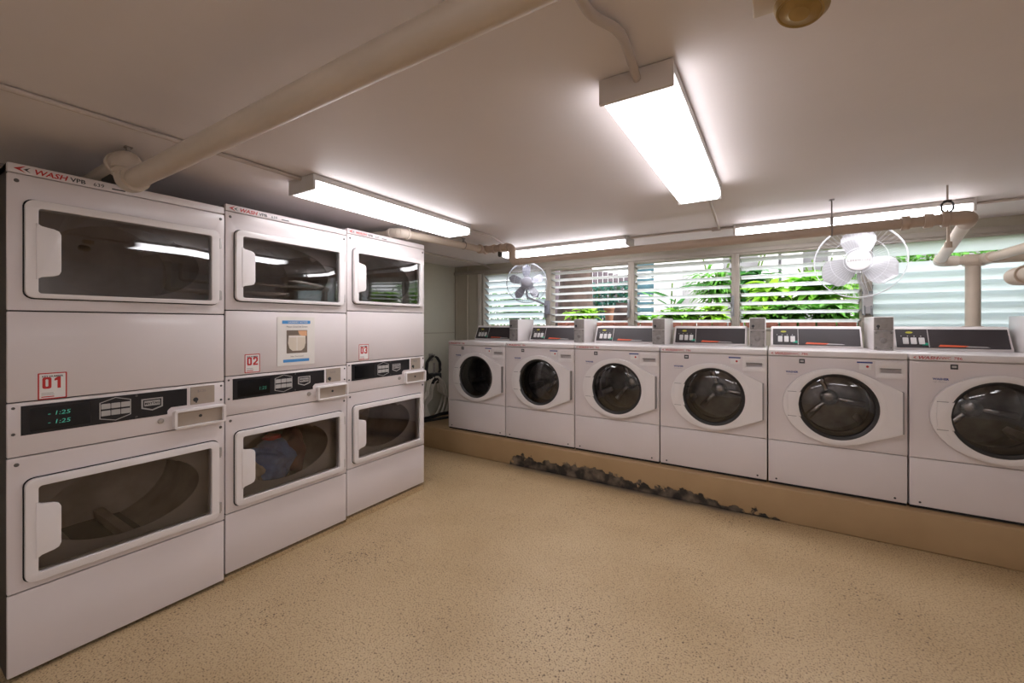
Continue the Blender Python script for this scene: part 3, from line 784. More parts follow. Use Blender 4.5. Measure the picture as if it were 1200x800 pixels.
    Bv = [bm.verts.new((xb-(.004 if i in (2, 3, 4) else 0), y, z)) for i, (y, z) in enumerate(prof)]
    n = len(prof)
    for i in range(n): bm.faces.new((A[i], A[(i+1) % n], Bv[(i+1) % n], Bv[i]))
    bm.faces.new(A[::-1]); bm.faces.new(Bv)
    bmesh.ops.bevel(bm, geom=[e for e in bm.edges if e.calc_length() > .02], offset=.004, segments=2, affect='EDGES')
    co = obj('console', bm, 'white_lid', t)
    # things lying in the sloping face of the console: build flat, then tip back
    za, zc_ = Z(-.150), Z(-.022)
    L_ = math.hypot(yt-y0, zc_-za); ang = math.atan2(yt-y0, zc_-za)
    def slope(bm):
        for v in bm.verts:
            y, z = v.co.y, v.co.z
            v.co.y = y0+y*math.cos(ang)+z*math.sin(ang); v.co.z = za-y*math.sin(ang)+z*math.cos(ang)
        return bm
    cf = obj('console_face', slope(plate_bm([rrect(.026, .540, -.002, .128, .003)], -.004, .004)), 'panel_dark', co)
    obj('face_divider', slope(plate_bm([rrect(.181, .185, .000, .126, .001, 1)], -.0048, .001)), 'grey', cf)
    for k in range(3):
        x = .058+k*.039
        obj('cycle_button', slope(plate_bm([rrect(x, x+.028, .020, .066, .003)], -.009, .006, bev=.0015)), 'button', cf)
    obj('start_button', slope(plate_bm([rrect(.150, .179, .014, .030, .004)], -.0075, .004, bev=.001)), 'green', cf)
    obj('cycle_display', slope(plate_bm([circle(.093, .104, .018, 20, .007)], -.0055, .0015)), 'yellow', cf)
    bm = plate_bm([circle(.052+k*.032, .078, .0032, 10) for k in range(4)], -.0055, .0015)
    obj('indicator_dots', slope(bm), 'grey', cf)
    obj('orange_stripe', slope(plate_bm([[(.225, .006), (.345, .006), (.365, .014), (.235, .020)]], -.0048, .001)), 'orange', cf)
    obj('grey_stripe', slope(plate_bm([[(.347, .005), (.455, .005), (.440, .010), (.362, .012)]], -.0048, .001)), 'grey', cf)
    # coin box
    cb = obj('coin_box', B(.578, .680, .255, .575, Z(-.1674), Z(.050), bev=.004), 'white_lid', t)
    obj('upper_coin_face', plate_bm([rrect(.582, .676, Z(-.040), Z(.046), .003)], .249, .008, bev=.0015), 'coin_steel', cb)
    obj('lower_coin_face', plate_bm([rrect(.582, .676, Z(-.163), Z(-.044), .003)], .247, .010, bev=.0015), 'coin_steel', cb)
    bm = lathe(bmesh.new(), [(0, -.006), (.009, -.005), (.010, .0), (.010, .004)], .602, .248, Z(-.012), 'y', 14)
    box(bm, .599, .605, .243, .249, Z(-.030), Z(-.014))
    obj('coin_slot', bm, 'ink', cb)
    obj('vault_lock', lathe(bmesh.new(), [(0, -.006), (.008, -.005), (.016, -.002), (.020, .004)], .629, .246, Z(-.105), 'y', 20), 'coin_dark', cb)
    bm = bmesh.new()
    for x in (.592, .666):
        for z in (Z(-.055), Z(-.150)):
            lathe(bm, [(0, -.003), (.004, -.002), (.005, .002)], x, .247, z, 'y', 10)
    obj('face_rivets', bm, 'screw', cb)
    return t
M['panel_dark'] = mat('console_panel_dark', (.030, .024, .026), .42, var=.1)
M['button'] = mat('console_button', (.58, .56, .55), .4)
M['coin_dark'] = mat('coin_box_lock', (.22, .20, .19), .45, .6)
XW0, YW = -2.833, 3.295
w1 = make_washer()
labs = ['white front load washer at the left end of the row, beside the coiled hoses',
        'white front load washer second from the left, in front of the grey fan',
        'white front load washer third from the left, above the middle of the black peeled patch',
        'white front load washer fourth from the left, under the third louvre window',
        'white front load washer second from the right, in front of the white fan',
        'white front load washer at the right end, cut off by the edge of the photo']
ws = [w1]+[copy_tree(w1) for _ in range(5)]
for i, w in enumerate(ws):
    w.location = (XW0+.7*i+.004, YW, WB); w['label'] = labs[i]

# ------------------------------------------------------------------ fluorescent fixtures
def fixture(label, x, y, rz, ends):
    """ends: materials of the -x and +x end caps"""
    t = thing('ceiling_light', label, 'light', (x, y, CEIL), rz, 'wraparound ceiling lights')
    L, w, h = 1.22, .205, .075
    bm = B(-L/2+.006, L/2-.006, -w/2, w/2, -.030, -.002, bev=.002)
    obj('housing', bm, 'housing', t)
    for s, m_ in zip((-1, 1), ends):
        bm = B(min(s*L/2, s*(L/2-.012)), max(s*L/2, s*(L/2-.012)), -w/2-.002, w/2+.002, -h, -.002, bev=.002)
        obj('end_cap', bm, m_, t)
    pr = [(-w/2+.002, -.031), (-w/2+.002, -.060), (-w/2+.014, -h+.001), (w/2-.014, -h+.001), (w/2-.002, -.060), (w/2-.002, -.031)]
    bm = bmesh.new(); a = [bm.verts.new((-L/2+.013, y_, z_)) for y_, z_ in pr]; b = [bm.verts.new((L/2-.013, y_, z_)) for y_, z_ in pr]
    for i in range(len(pr)): bm.faces.new((a[i], a[(i+1) % 6], b[(i+1) % 6], b[i]))
    bm.faces.new(a); bm.faces.new(b)
    obj('lens', bm, 'lens', t)
    return t
fixture('fluorescent ceiling light running over the dryers on the left', -1.955, 1.79, PI/2, ('housing', 'housing'))
fixture('nearest and largest fluorescent ceiling light, fed by a bent conduit', -.332, 1.79, PI/2, ('housing_tan', 'housing'))
fixture('fluorescent ceiling light above the left washers, parallel to the windows', -1.61, 3.45, 0, ('housing', 'housing'))
fixture('fluorescent ceiling light above the right washers, behind the window pipe', .365, 3.50, 0, ('housing', 'housing'))
# unseen fixtures added behind and beside the camera to brighten the foreground
fixture('unseen fluorescent ceiling light added behind the camera on the left', -.9, -1.15, 0, ('housing', 'housing'))
fixture('unseen fluorescent ceiling light added on the right, beside the camera', 1.75, .1, PI/2, ('housing', 'housing'))
fixture('unseen fluorescent ceiling light added behind the camera on the right', .9, -1.15, 0, ('housing', 'housing'))

# ------------------------------------------------------------------ pipes
def band(bm, p, d, r, w):
    p = Vector(p); d = Vector(d).normalized()
    tube(bm, [p-d*w/2, p-d*w*.42, p+d*w*.42, p+d*w/2], [r*.95, r, r, r*.95], 20)
def hanger(t, x, y, zt, zp, r, axis='x'):
    bm = T([(x, y, zt), (x, y, zp+r+.002)], .0035, 8)
    tube(bm, [(x, y, zp+r+.004), (x, y, zp+r+.05)], .008, 8)
    box(bm, x-.012, x+.012, y-.012, y+.012, zt-.005, zt)
    ring = [Vector((0, (r+.003)*math.cos(2*PI*k/20), (r+.003)*math.sin(2*PI*k/20))) if axis == 'x' else Vector(((r+.003)*math.cos(2*PI*k/20), 0, (r+.003)*math.sin(2*PI*k/20))) for k in range(20)]
    tube(bm, [Vector((x, y, zp))+q for q in ring], .004, 6, closed=True)
    return obj('pipe_hanger', bm, 'conduit_grey', t)

# large drain pipe crossing the ceiling in the foreground
t = thing('drain_pipe', 'thick cream drain pipe crossing the ceiling above the first dryer', 'pipe', (0, 0, 0))
yp, zl, zu, R = .605, CZ+.570, CZ+.654, .036
xe = -2.19
bm = T(round_path([(2.69, yp+.03, zl+.01), (xe+.02, yp, zl), (xe, yp, zl+.02)], .03), R, 24)
obj('pipe_run', bm, 'pipe', t)
bm = T(round_path([(xe+.075, yp, zl), (xe, yp, zl), (xe, yp, zu), (xe-.09, yp, zu)], .045, 8), R+.011, 24)
band(bm, (xe, yp, (zl+zu)/2-.008), (0, 0, 1), R+.017, .014); band(bm, (xe, yp, (zl+zu)/2+.012), (0, 0, 1), R+.017, .014)
band(bm, (xe-.085, yp, zu), (1, 0, 0), R+.017, .025)
obj('elbow_fitting', bm, 'pipe', t)
obj('back_run', T([(xe-.06, yp, zu), (XL+.01, yp, zu)], R, 24), 'pipe', t)
hanger(t, xe-.03, yp+.006, CEIL, zu, R+.004, 'x')
hanger(t, .30, yp+.006, CEIL, zl, R, 'x')
bm = B(xe-.26, xe-.06, yp-.02, yp+.06, 1.868, 1.93, bev=.004)
obj('support_bracket', bm, 'hanger', t)

# smaller pipe beyond dryer 03, turning along the windows
t = thing('overhead_pipe', 'tan pipe leaving the top of the third dryer, then running along the windows', 'pipe', (0, 0, 0))
zA = CZ+.662; r = .0285
pA = (-2.29, 2.12, zA); pB = (-2.17, 2.97, zA-.004)
obj('back_stub', T([(XL+.01, 2.08, zA+.003), (pA[0], pA[1], zA)], r, 18), 'pipe', t)
bm = T(round_path([(pA[0]-.075, pA[1]-.004, zA), pA, (pA[0]+.008, pA[1]+.075, zA)], .05, 6), r+.006, 18)
band(bm, (pA[0]-.07, pA[1]-.004, zA), (1, .03, 0), r+.011, .02); band(bm, (pA[0]+.008, pA[1]+.075, zA), (.1, 1, 0), r+.011, .02)
obj('elbow_fitting', bm, 'pipe_pale', t)
obj('pipe_run', T([pA, pB], r, 18), 'pipe', t)
zP0, zP1, yq = CZ+.528, CZ+.545, 3.0
xq = -1.875
bm = T(round_path([pB, (pB[0]+.01, yq, zA-.004), (xq, yq, zA-.004), (xq, yq, zP0), (xq+.09, yq, zP0)], .045, 8), r+.003, 18)
for xx in (-2.15, -2.06, -1.99, -1.93): band(bm, (xx, yq, zA-.004), (1, 0, 0), r+.010, .022)
band(bm, (pB[0], pB[1]-.03, zA-.004), (.1, 1, 0), r+.011, .02)
obj('trap_fittings', bm, 'pipe_brown', t)
bm = lathe(bmesh.new(), [(.012, 0), (.018, -.01), (.018, -.04), (.010, -.05)], -2.0, yq, zA-.03, 'z', 14)
obj('cleanout_plug', bm, 'hanger', t)
obj('window_run', T([(xq+.05, yq, zP0), (.80, yq+.03, zP1)], r, 20), 'pipe_brown', t)
hanger(t, .285, yq+.024, CEIL, zP0+.014, r, 'x')
hanger(t, -2.20, 2.75, CEIL, zA, r, 'y')
for xx in (.60, .69):
    bm = bmesh.new(); band(bm, (xx, yq+.028, zP1), (1, 0, 0), r+.009, .035); obj('coupling', bm, 'pipe_brown', t)
# elbow and dropping branch at the right
pC = Vector((.845, yq+.03, zP1)); pD = Vector((.955, 3.95, CZ+.425)); pE = Vector((2.69, 3.95, CZ+.425))
dd_ = (pD-pC).normalized()
bm = T(round_path([(.74, yq+.03, zP1), pC, pC+dd_*.09], .05, 8), r+.008, 20)
band(bm, (.755, yq+.03, zP1), (1, 0, 0), r+.013, .025)
obj('elbow_fitting', bm, 'pipe_brown', t)
obj('sloping_branch', T([pC+dd_*.02, pD], r+.001, 20), 'pipe_pale', t)
bm = T(round_path([pD-dd_*.08, pD, pD+Vector((.09, 0, 0))], .045, 8), r+.006, 20)
obj('elbow_fitting', bm, 'pipe_pale', t)
obj('lower_run', T([pD, pE], r, 20), 'pipe', t)
obj('hanger_rod', T([(.763, yq+.028, zP1+.09), (.763, yq+.028, CEIL)], .0045, 8), 'conduit', t)
bm = T([(.763, yq+.028, zP1+.02), (.763, yq+.028, zP1+.05)], .004, 8)
for sx in (-.022, .022):
    tube(bm, round_path([(.763, yq+.028, zP1+.092), (.763+sx, yq+.028, zP1+.084), (.763+sx, yq+.028, zP1+.044), (.763, yq+.028, zP1+.032)], .014), .0045, 8)
box(bm, .763-.016, .763+.016, yq+.02, yq+.036, zP1+.088, zP1+.098, bev=.003)
obj('clevis_hanger', bm, 'hanger', t)
bm = T([(.766, yq+.028, zP1-.02), (.766, yq+.028, zP1-.12)], .007, 8)
tube(bm, [(.766, yq+.028, zP1-.12), (.766, yq+.028, zP1-.15)], .016, 10)
obj('test_valve', bm, 'lamp_cream', t)
# vertical standpipe
xs = 1.125
bm = T([(xs, 3.985, WB), (xs, 3.985, CZ+.40)], .037, 22)
obj('standpipe', bm, 'pipe', t)
bm = bmesh.new(); band(bm, (xs, 3.985, CZ-.035), (0, 0, 1), .052, .05); obj('base_coupling', bm, 'pipe', t)
bm = bmesh.new(); band(bm, (xs, 3.965, CZ+.425), (1, 0, 0), r+.012, .10); obj('coupling', bm, 'pipe', t)
# wye branch and lower capped branch, both coming forward on the right
pW = Vector((1.17, 3.95, CZ+.425))
bm = T([pW, (1.19, 3.55, CZ+.428), (1.24, 2.2, CZ+.435)], r, 18); tube(bm, round_path([(1.24, 2.22, CZ+.435), (1.244, 2.1, CZ+.435), (1.244, 2.1, CEIL-.001)], .05), r, 18)
obj('forward_branch', bm, 'pipe', t)
bm = bmesh.new(); band(bm, pW-Vector((0, .09, 0)), (0.02, -1, 0), r+.008, .05); band(bm, pW-Vector((0, .03, 0)), (0.02, -1, 0), r+.008, .08)
obj('wye_fitting', bm, 'pipe', t)
t2 = thing('capped_pipe', 'lower tan pipe with a rounded elbow at the right edge of the photo', 'pipe', (0, 0, 0))
zq = CZ+.245
bm = T(round_path([(2.69, 3.22, zq), (1.05, 3.22, zq), (1.10, 1.9, zq), (1.10, 1.9, CEIL-.001)], .06, 8), .038, 20)
obj('pipe_run', bm, 'pipe', t2)
bm = T(round_path([(1.17, 3.22, zq), (1.05, 3.22, zq), (1.056, 3.09, zq)], .06, 8), .044, 20)
band(bm, (1.057, 3.09, zq), (.04, -1, 0), .049, .03)
obj('elbow_fitting', bm, 'pipe', t2)

# conduits on the ceiling
def conduit(label, pts, r=.0085, m='conduit', rr=.03, straps=()):
    t = thing('conduit', label, 'conduit', (0, 0, 0), 0, 'electrical conduits')
    obj('conduit_tube', T(round_path(pts, rr, 6), r, 12), m, t)
    for s in straps:
        obj('conduit_strap', B(s[0]-.03, s[0]+.03, s[1]-.012, s[1]+.012, s[2]-.016, s[2]+.012, bev=.003), m, t)
    return t
zc = CEIL-.010
conduit('thin conduit along the ceiling feeding the light over the dryers', [(-1.955, -1.85, zc), (-1.955, 1.19, zc)], .0095)
conduit('thin conduit along the ceiling over the far left corner', [(-2.92, -1.85, zc), (-2.92, 4.05, zc), (-2.86, 4.085, CEIL-.06), (-2.72, 4.085, HEAD+.015)], .0085)
conduit('bent conduit dropping into the end of the nearest ceiling light', [(-.352, .52, zc-.008), (-.352, .90, zc-.008), (-.312, .975, zc-.010), (-.312, 1.03, zc-.012), (-.325, 1.185, zc-.020)], .0115, rr=.03)
obj_box = obj('junction_box', B(-.40, -.27, .53, .64, CEIL-.045, CEIL-.001, bev=.004), 'conduit')
tag(obj_box, 'small painted junction box on the ceiling beside the thick drain pipe', 'junction box')
conduit('conduit linking the two ceiling lights along the windows', [(-.99, 3.42, zc), (-.32, 3.44, zc), (-.245, 3.45, zc)], .0085, straps=((-.36, 3.44, zc),))
conduit('short conduit from the nearest light back to the window line', [(-.30, 2.40, zc), (-.34, 3.42, zc)], .0085)
conduit('conduit continuing along the ceiling to the right of the last light', [(.98, 3.52, zc), (2.68, 3.52, zc)], .0085)
conduit('short conduit from the dryer light to the window light', [(-1.94, 2.41, zc), (-1.92, 2.75, zc), (-2.06, 3.2, zc), (-2.215, 3.42, zc)], .0085)
# risers in the back left corner
conduit('left thin riser on the back wall in the corner', [(-3.385, 4.088, WB), (-3.385, 4.088, CEIL-.01)], .0085, m='wall_back')
conduit('right thin riser on the back wall beside the window jamb', [(-3.21, 4.088, WB), (-3.21, 4.088, CEIL-.01)], .0085, m='wall_back')

# brass ceiling lamp head
t = thing('ceiling_alarm', 'brass disc shaped ceiling device with a cream base at the top edge', 'alarm', (.02, 1.03, CEIL))
obj('mounting_box', B(-.056, .012, -.055, .020, -.046, 0, bev=.006), 'brass', t)
obj('cream_trim', B(-.057, -.004, -.056, .021, -.056, -.042, bev=.003), 'lamp_cream', t)
bm = lathe(bmesh.new(), [(0, .012), (.040, .012), (.046, .004), (.048, -.016), (.041, -.028), (.038, -.0285), (.036, -.027), (.020, -.031), (.018, -.0325), (0, -.033)], 0, 0, 0, 'z', 36)
h = obj('disc_head', bm, 'brass', t); h.location = (.030, -.030, -.080); h.rotation_euler = (math.radians(-10), math.radians(14), 0)
obj('dark_slot', B(-.030, .012, -.0475, -.030, -.012, .004, bev=.002), 'ink', h)

# ------------------------------------------------------------------ fans
def fan(label, pos, wall_pt, R, nb, m_blade, m_cage, m_body, name_txt, blade_w):
    p = Vector(pos); yaw = math.atan2(-p.x, p.y)     # head turned towards the room (local -y to the camera side)
    t = thing('wall_fan', label, 'fan', pos, yaw, 'oscillating wall fans')
    iw = Matrix.Translation(p) @ Matrix.Rotation(yaw, 4, 'Z'); wl_ = iw.inverted() @ Vector(wall_pt)
    # cage
    bm = bmesh.new()
    for rr, yy, th in ((R, -.02, .0034), (R, .02, .0030), (R*.62, -.052, .0012), (R*.33, -.062, .0018), (R*.33, .055, .0018)):
        tube(bm, [(rr*math.cos(2*PI*k/48), yy, rr*math.sin(2*PI*k/48)) for k in range(48)], th, 6, closed=True)
    for k in range(56):
        a = 2*PI*k/56; c, s = math.cos(a), math.sin(a)
        tube(bm, [(c*R*.26, -.064, s*R*.26), (c*R*.62, -.052, s*R*.62), (c*R*.93, -.032, s*R*.93), (c*R, -.02, s*R)], .0007, 4, caps=False)
        if k % 2 == 0: tube(bm, [(c*R*.26, .06, s*R*.26), (c*R*.7, .048, s*R*.7), (c*R, .02, s*R)], .0007, 4, caps=False)
    obj('cage', bm, m_cage, t)
    obj('badge', lathe(bmesh.new(), [(0, -.074), (R*.20, -.072), (R*.27, -.066), (R*.28, -.058), (R*.26, -.054)], 0, 0, 0, 'y', 32), m_body, t)
    if name_txt: obj('badge_lettering', text_bm(name_txt, R*.12, 0, -R*.03, -.0745, 'CENTER'), 'line', t)
    for k in range(nb):
        a0 = PI/2+2*PI*k/nb+.02
        bm = bmesh.new(); n = 10; rows = []
        for i in range(n+1):
            u = i/n; rr = R*(.16+.76*u)
            wv = blade_w*R*(.34+.66*math.sin(min(1, u*1.25)*PI/2))*(1 if u < .72 else math.sqrt(max(0.02, 1-((u-.72)/.285)**2)))
            row = []
            for j in range(7):
                s = j/6*2-1
                row.append((rr*math.cos(s*wv/rr*.9)*(1-.03*abs(s)), s*.020*(1-.3*u), rr*math.sin(s*wv/rr*.9)))
            rows.append(row)
        ca, sa = math.cos(a0), math.sin(a0)
        vs = [[bm.verts.new((x*ca-z*sa, y, x*sa+z*ca)) for x, y, z in row] for row in rows]
        for i in range(n):
            for j in range(6): bm.faces.new((vs[i][j], vs[i+1][j], vs[i+1][j+1], vs[i][j+1]))
        bmesh.ops.recalc_face_normals(bm, faces=bm.faces)
        bmesh.ops.solidify(bm, geom=bm.faces[:], thickness=.003)
        obj('blade', bm, m_blade, t)
    obj('hub', lathe(bmesh.new(), [(0, -.03), (R*.17, -.026), (R*.19, .02), (R*.12, .03), (0, .03)], 0, 0, 0, 'y', 24), m_body, t)
    obj('motor_housing', lathe(bmesh.new(), [(0, .055), (.055, .058), (.062, .075), (.055, .14), (.035, .165), (0, .17)], 0, 0, 0, 'y', 28), m_body, t)
    bm = T(round_path([(0, .12, -.05), (0, .13, -.13), (wl_.x*.6, .12+(wl_.y-.12)*.6, -.17), (wl_.x, wl_.y, wl_.z)], .05), .011, 12)
    obj('bracket_arm', bm, m_body, t)
    bm = B(-.03, .03, -.035, .0, -.09, .06, bev=.006)
    for v in bm.verts: v.co = Matrix.Rotation(-yaw, 3, 'Z') @ v.co + wl_
    obj('wall_bracket', bm, m_body, t)
    return t
fan('grey five bladed wall fan in front of the frosted window', (-2.04, 3.53, CZ+.405), (-2.09, YB-.018, CZ+.20), .195, 5, 'fan_grey', 'wire_grey', 'fan_body_grey', None, .23)
fan('white three bladed wall fan beside the pipes at the right', (.516, 3.84, CZ+.451), (.597, YB-.018, CZ+.17), .258, 3, 'fan_blade', 'wire', 'fan_white', 'Lakewood', .46)

# ------------------------------------------------------------------ hoses in the corner
t = thing('black_hose_coil', 'black hose coil hanging on a hook beside the left washer', 'hose', (XL, 3.66, CZ-.50))
bm = bmesh.new(); pts = []
for k in range(120):
    a = 2*PI*k/30; pts.append((.035+.012*math.sin(k*.7)+.004*(k/30), .115*math.cos(a)*(1+.03*math.sin(k*.31)), .13*math.sin(a)*(1+.04*math.cos(k*.23))))
obj('hose_loops', tube(bm, pts, .009, 8), 'hose_black', t)
bm = B(.0, .10, -.085, .085, -.16, -.07, bev=.012); box(bm, .02, .09, -.05, .05, -.19, -.15, bev=.01)
obj('valve_body', bm, 'hose_black', t)
bm = T(round_path([(0, 0, .12), (.06, 0, .12), (.06, 0, .15)], .02), .008, 8); box(bm, 0, .01, -.03, .03, .07, .16, bev=.002); tube(bm, [(.055, 0, -.08), (.055, 0, .05)], .012, 10)
obj('hose_hook', bm, 'steel', t)
for q, (lab, m_, rr) in enumerate((('thick white hose looped under the black coil', 'hose_white', .0125), ('thin white hose sagging beside the left washer', 'hose_white', .009))):
    bm = bmesh.new(); pts = []
    rd = random.Random(5+q)
    for loop in range(3):
        for k in range(24):
            a = 2*PI*k/24
            pts.append((.05+.025*loop+.012*math.sin(a*2), (.02+.06*q)+(.17+.03*loop)*math.sin(a)*(.55+.45*(math.cos(a) < .2)), -.06-.02*loop+(.24+.02*loop)*math.cos(a)-(.04*q)))
    pts = [(x, y, min(z, .17-.01*x)) for x, y, z in pts]
    o = obj('looped_hose', tube(bm, pts, rr, 8), m_); o.location = (XL, 3.62, CZ-.78)
    tag(o, lab, 'hose')
bm = T(round_path([(XL+.06, 3.26, WB+.018), (XL+.16, 3.5, WB+.018), (XL+.10, 3.75, WB+.018), (XL+.30, 3.95, WB+.018), (XL+.52, 4.02, WB+.018)], .12), .018, 10)
o = obj('floor_hose', bm, 'hose_black'); tag(o, 'black hose lying on the plinth beside the left washer', 'hose')
bm = T(round_path([(XL+.18, 3.27, WB+.014), (XL+.26, 3.5, WB+.014), (XL+.34, 3.8, WB+.014), (XL+.50, 3.93, WB+.014)], .12), .014, 10)
o = obj('floor_hose', bm, 'hose_black'); tag(o, 'second black hose on the plinth, nearer the washer side', 'hose')

# ------------------------------------------------------------------ outside the windows
GZ = SILL+.015
struct('ground', B(-14, 16, YB+.14, 22, GZ-.3, GZ), 'soil', label='planted ground outside the windows')
bk = None
for i in range(26):
    x = -2.05+i*.135
    if bk is None:
        bk = obj('edging_brick', B(-.058, .058, -.05, .05, 0, .065, bev=.018, seg=3), 'brick'); o = bk
    else:
        o = bk.copy(); COL.objects.link(o)
    rd = random.uniform
    o.location = (x, YB+.30+rd(-.015, .015), GZ); o.rotation_euler = (0, 0, rd(-.12, .12))
    tag(o, 'rounded terracotta edging brick in the row outside the window sill', 'brick', 'terracotta edging bricks outside')

def leaf(bm, base, d, L, w, droop, n=6):
    """a pointed folded leaf blade"""
    base = Vector(base); d = Vector(d).normalized(); side = d.cross(Vector((0, 0, 1)))
    if side.length < .05: side = Vector((1, 0, 0))
    side.normalize(); prev = None; p = base.copy(); dirv = d.copy()
    for i in range(n+1):
        u = i/n
        ww = w*(math.sin(PI*min(1, u*.94+.06))**.8)*(1-.25*u)
        up = side.cross(dirv).normalized()
        row = [bm.verts.new(p-side*ww+up*ww*.35), bm.verts.new(p), bm.verts.new(p+side*ww+up*ww*.35)]
        if prev:
            bm.faces.new((prev[0], prev[1], row[1], row[0])); bm.faces.new((prev[1], prev[2], row[2], row[1]))
        prev = row
        dirv = (dirv+Vector((0, 0, -droop/n))).normalized(); p = p+dirv*(L/n)

def plant(label, x, y, h, spread, n, L, w, m, cat='plant', group='garden plants outside the windows', droop=1.1, stem_n=5, seed=0):
    rd = random.Random(seed)
    t = thing('garden_plant', label, cat, (x, y, GZ), 0, group)
    bm = bmesh.new(); sb = bmesh.new()
    stems = []
    for k in range(stem_n):
        a = rd.uniform(0, 2*PI); s = rd.uniform(.2, 1)*spread
        top = Vector((math.cos(a)*s, math.sin(a)*s*.6, h*rd.uniform(.6, 1)))
        pts = round_path([(math.cos(a)*s*.2, math.sin(a)*s*.15, 0), (top.x*.4, top.y*.4, top.z*.6), tuple(top)], .1, 3)
        tube(sb, pts, .010, 6); stems.append(pts)
    for k in range(n):
        pts = rd.choice(stems); i = rd.uniform(.25, 1)*(len(pts)-1); b = pts[int(i)]
        a = rd.uniform(0, 2*PI)
        leaf(bm, b, (math.cos(a), math.sin(a), rd.uniform(.1, 1.1)), L*rd.uniform(.6, 1.15), w*rd.uniform(.7, 1.15), droop*rd.uniform(.6, 1.3))
    obj('foliage', bm, m, t, 80); obj('stems', sb, 'stem', t)
    return t

# (u, Y) -> x on the ray through photo column u at depth Y
def ux(u, y):
    tt = (u-600)/489.6; th = math.radians(32.04)
    return y*(-math.sin(th)+math.cos(th)*tt)/(math.cos(th)+math.sin(th)*tt)
# tree trunk
t = thing('tree', 'thick brown tree trunk close outside the second window', 'tree')
yt_ = 5.6; xt = ux(674, yt_)
bm = bmesh.new()
pts = [(xt, yt_, GZ-.05), (xt, yt_, GZ+.15), (xt+.01, yt_, GZ+.5), (xt+.02, yt_, GZ+1.1), (xt-.02, yt_, GZ+2.6)]
tube(bm, pts, [.36, .27, .235, .215, .20], 22)
obj('trunk', bm, 'bark', t)
bm = T([(xt-.02, yt_, GZ+1.6), (xt+.5, yt_+.1, GZ+2.5)], [.09, .06], 12)
obj('branch', bm, 'bark', t)
t = tag(obj('tree_stump', T([(ux(733, 5.2), 5.2, GZ-.02), (ux(733, 5.2), 5.2, GZ+.2), (ux(734, 5.2), 5.2, GZ+.30)], [.17, .14, .12], 16), 'bark_dark'), 'dark stump right of the lime plant in the second window', 'tree stump')
t = thing('plant_pot', 'terracotta pot behind the lime plant in the second window', 'pot', (ux(716, 6.2), 6.2, GZ))
obj('pot_wall', lathe(bmesh.new(), [(.07, 0), (.10, .26), (.115, .26), (.115, .30), (.10, .30), (.09, .26)], 0, 0, 0, 'z', 24), 'pot', t)
obj('pot_soil', lathe(bmesh.new(), [(0, .26), (.09, .26)], 0, 0, 0, 'z', 24), 'soil', t)
# garden fence seen right of the trunk
t = thing('garden_fence', 'weathered dark board fence behind the tree trunk', 'fence', (0, 11, GZ))
x0, x1 = ux(640, 11), ux(745, 11)
bm = bmesh.new(); k = 0; x = x0
while x < x1:
    box(bm, x, x+.13, 0, .03, 0, 1.62-.40*max(0, (x-x0)/(x1-x0)-.45)/.55, bev=.004); x += .145; k += 1
obj('boards', bm, 'fence', t)
bm = B(x0, x1, .03, .08, .4, .5); box(bm, x0, x1, .03, .08, 1.0, 1.1); obj('rails', bm, 'fence', t)
t = thing('teal_screen', 'teal slatted screen at the left of the third window', 'fence', (0, 9.5, GZ))
x0, x1 = ux(738, 9.5), ux(766, 9.5)
bm = bmesh.new()
for k in range(11): box(bm, x0, x1, 0, .03, .05+k*.13, .15+k*.13, bev=.003)
obj('screen_slats', bm, 'fence_teal', t)
bm = B(x0, x0+.06, .03, .08, 0, 1.5); box(bm, x1-.06, x1, .03, .08, 0, 1.5); obj('screen_posts', bm, 'frame_pale', t)
# white house
t = thing('house', 'white sided house beyond the garden', 'house', (0, 0, GZ))
x0, x1 = ux(764, 12), ux(833, 12)
bm = bmesh.new()
for k in range(14): box(bm, x0, x1, 12+.004*(k % 2), 12.6, k*.2, k*.2+.195, bev=.004)
obj('siding_wall', bm, 'siding', t)
obj('eave', B(x0-.2, x1+.1, 11.8, 12.7, 2.3, 2.45, bev=.01), 'beige_house', t)
bm = B(ux(800, 12), ux(818, 12), 11.97, 12.02, .5, 1.5, bev=.01); obj('window_panel', bm, 'siding_shade', t)
t = thing('house', 'long grey and white house behind the plants of the fourth window', 'house', (0, 0, GZ))
x0, x1 = ux(848, 13.2), ux(1300, 13.2)
bm = bmesh.new()
for k in range(14): box(bm, x0, x1, 13+.004*(k % 2), 13.6, k*.2, k*.2+.195, bev=.004)
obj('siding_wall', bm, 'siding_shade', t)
for u in (900, 928, 985):
    obj('white_column', B(ux(u, 12.5)-.22, ux(u, 12.5)+.22, 12.4, 12.7, 0, 2.4, bev=.01), 'siding', t)
obj('roof_edge', B(x0, x1, 12.4, 13.7, 2.4, 2.55, bev=.01), 'beige_house', t)
# hedges
def hedge(label, x0, x1, y, h, n, m, seed):
    rd = random.Random(seed); t = thing('hedge', label, 'hedge', ((x0+x1)/2, y, GZ), 0)
    bm = bmesh.new()
    for k in range(n):
        p_ = (rd.uniform(x0, x1)-(x0+x1)/2, rd.uniform(-.25, .25), h*rd.uniform(.03, 1))
        a = rd.uniform(0, 2*PI)
        leaf(bm, p_, (math.cos(a), math.sin(a), rd.uniform(-.2, .9)), rd.uniform(.07, .13), rd.uniform(.02, .035), .8, 3)
    obj('foliage', bm, m, t, 80)
    bm = bmesh.new()
    for k in range(14):
        xx = (x0-x1)/2+(k+.5)*(x1-x0)/14
        tube(bm, [(xx, 0, 0), (xx+rd.uniform(-.1, .1), rd.uniform(-.1, .1), h*.9)], .012, 6)
    obj('stems', bm, 'stem', t)
hedge('teal green hedge in front of the board fence', ux(688, 8), ux(742, 8), 8, .85, 1500, 'leaf_teal', 3)
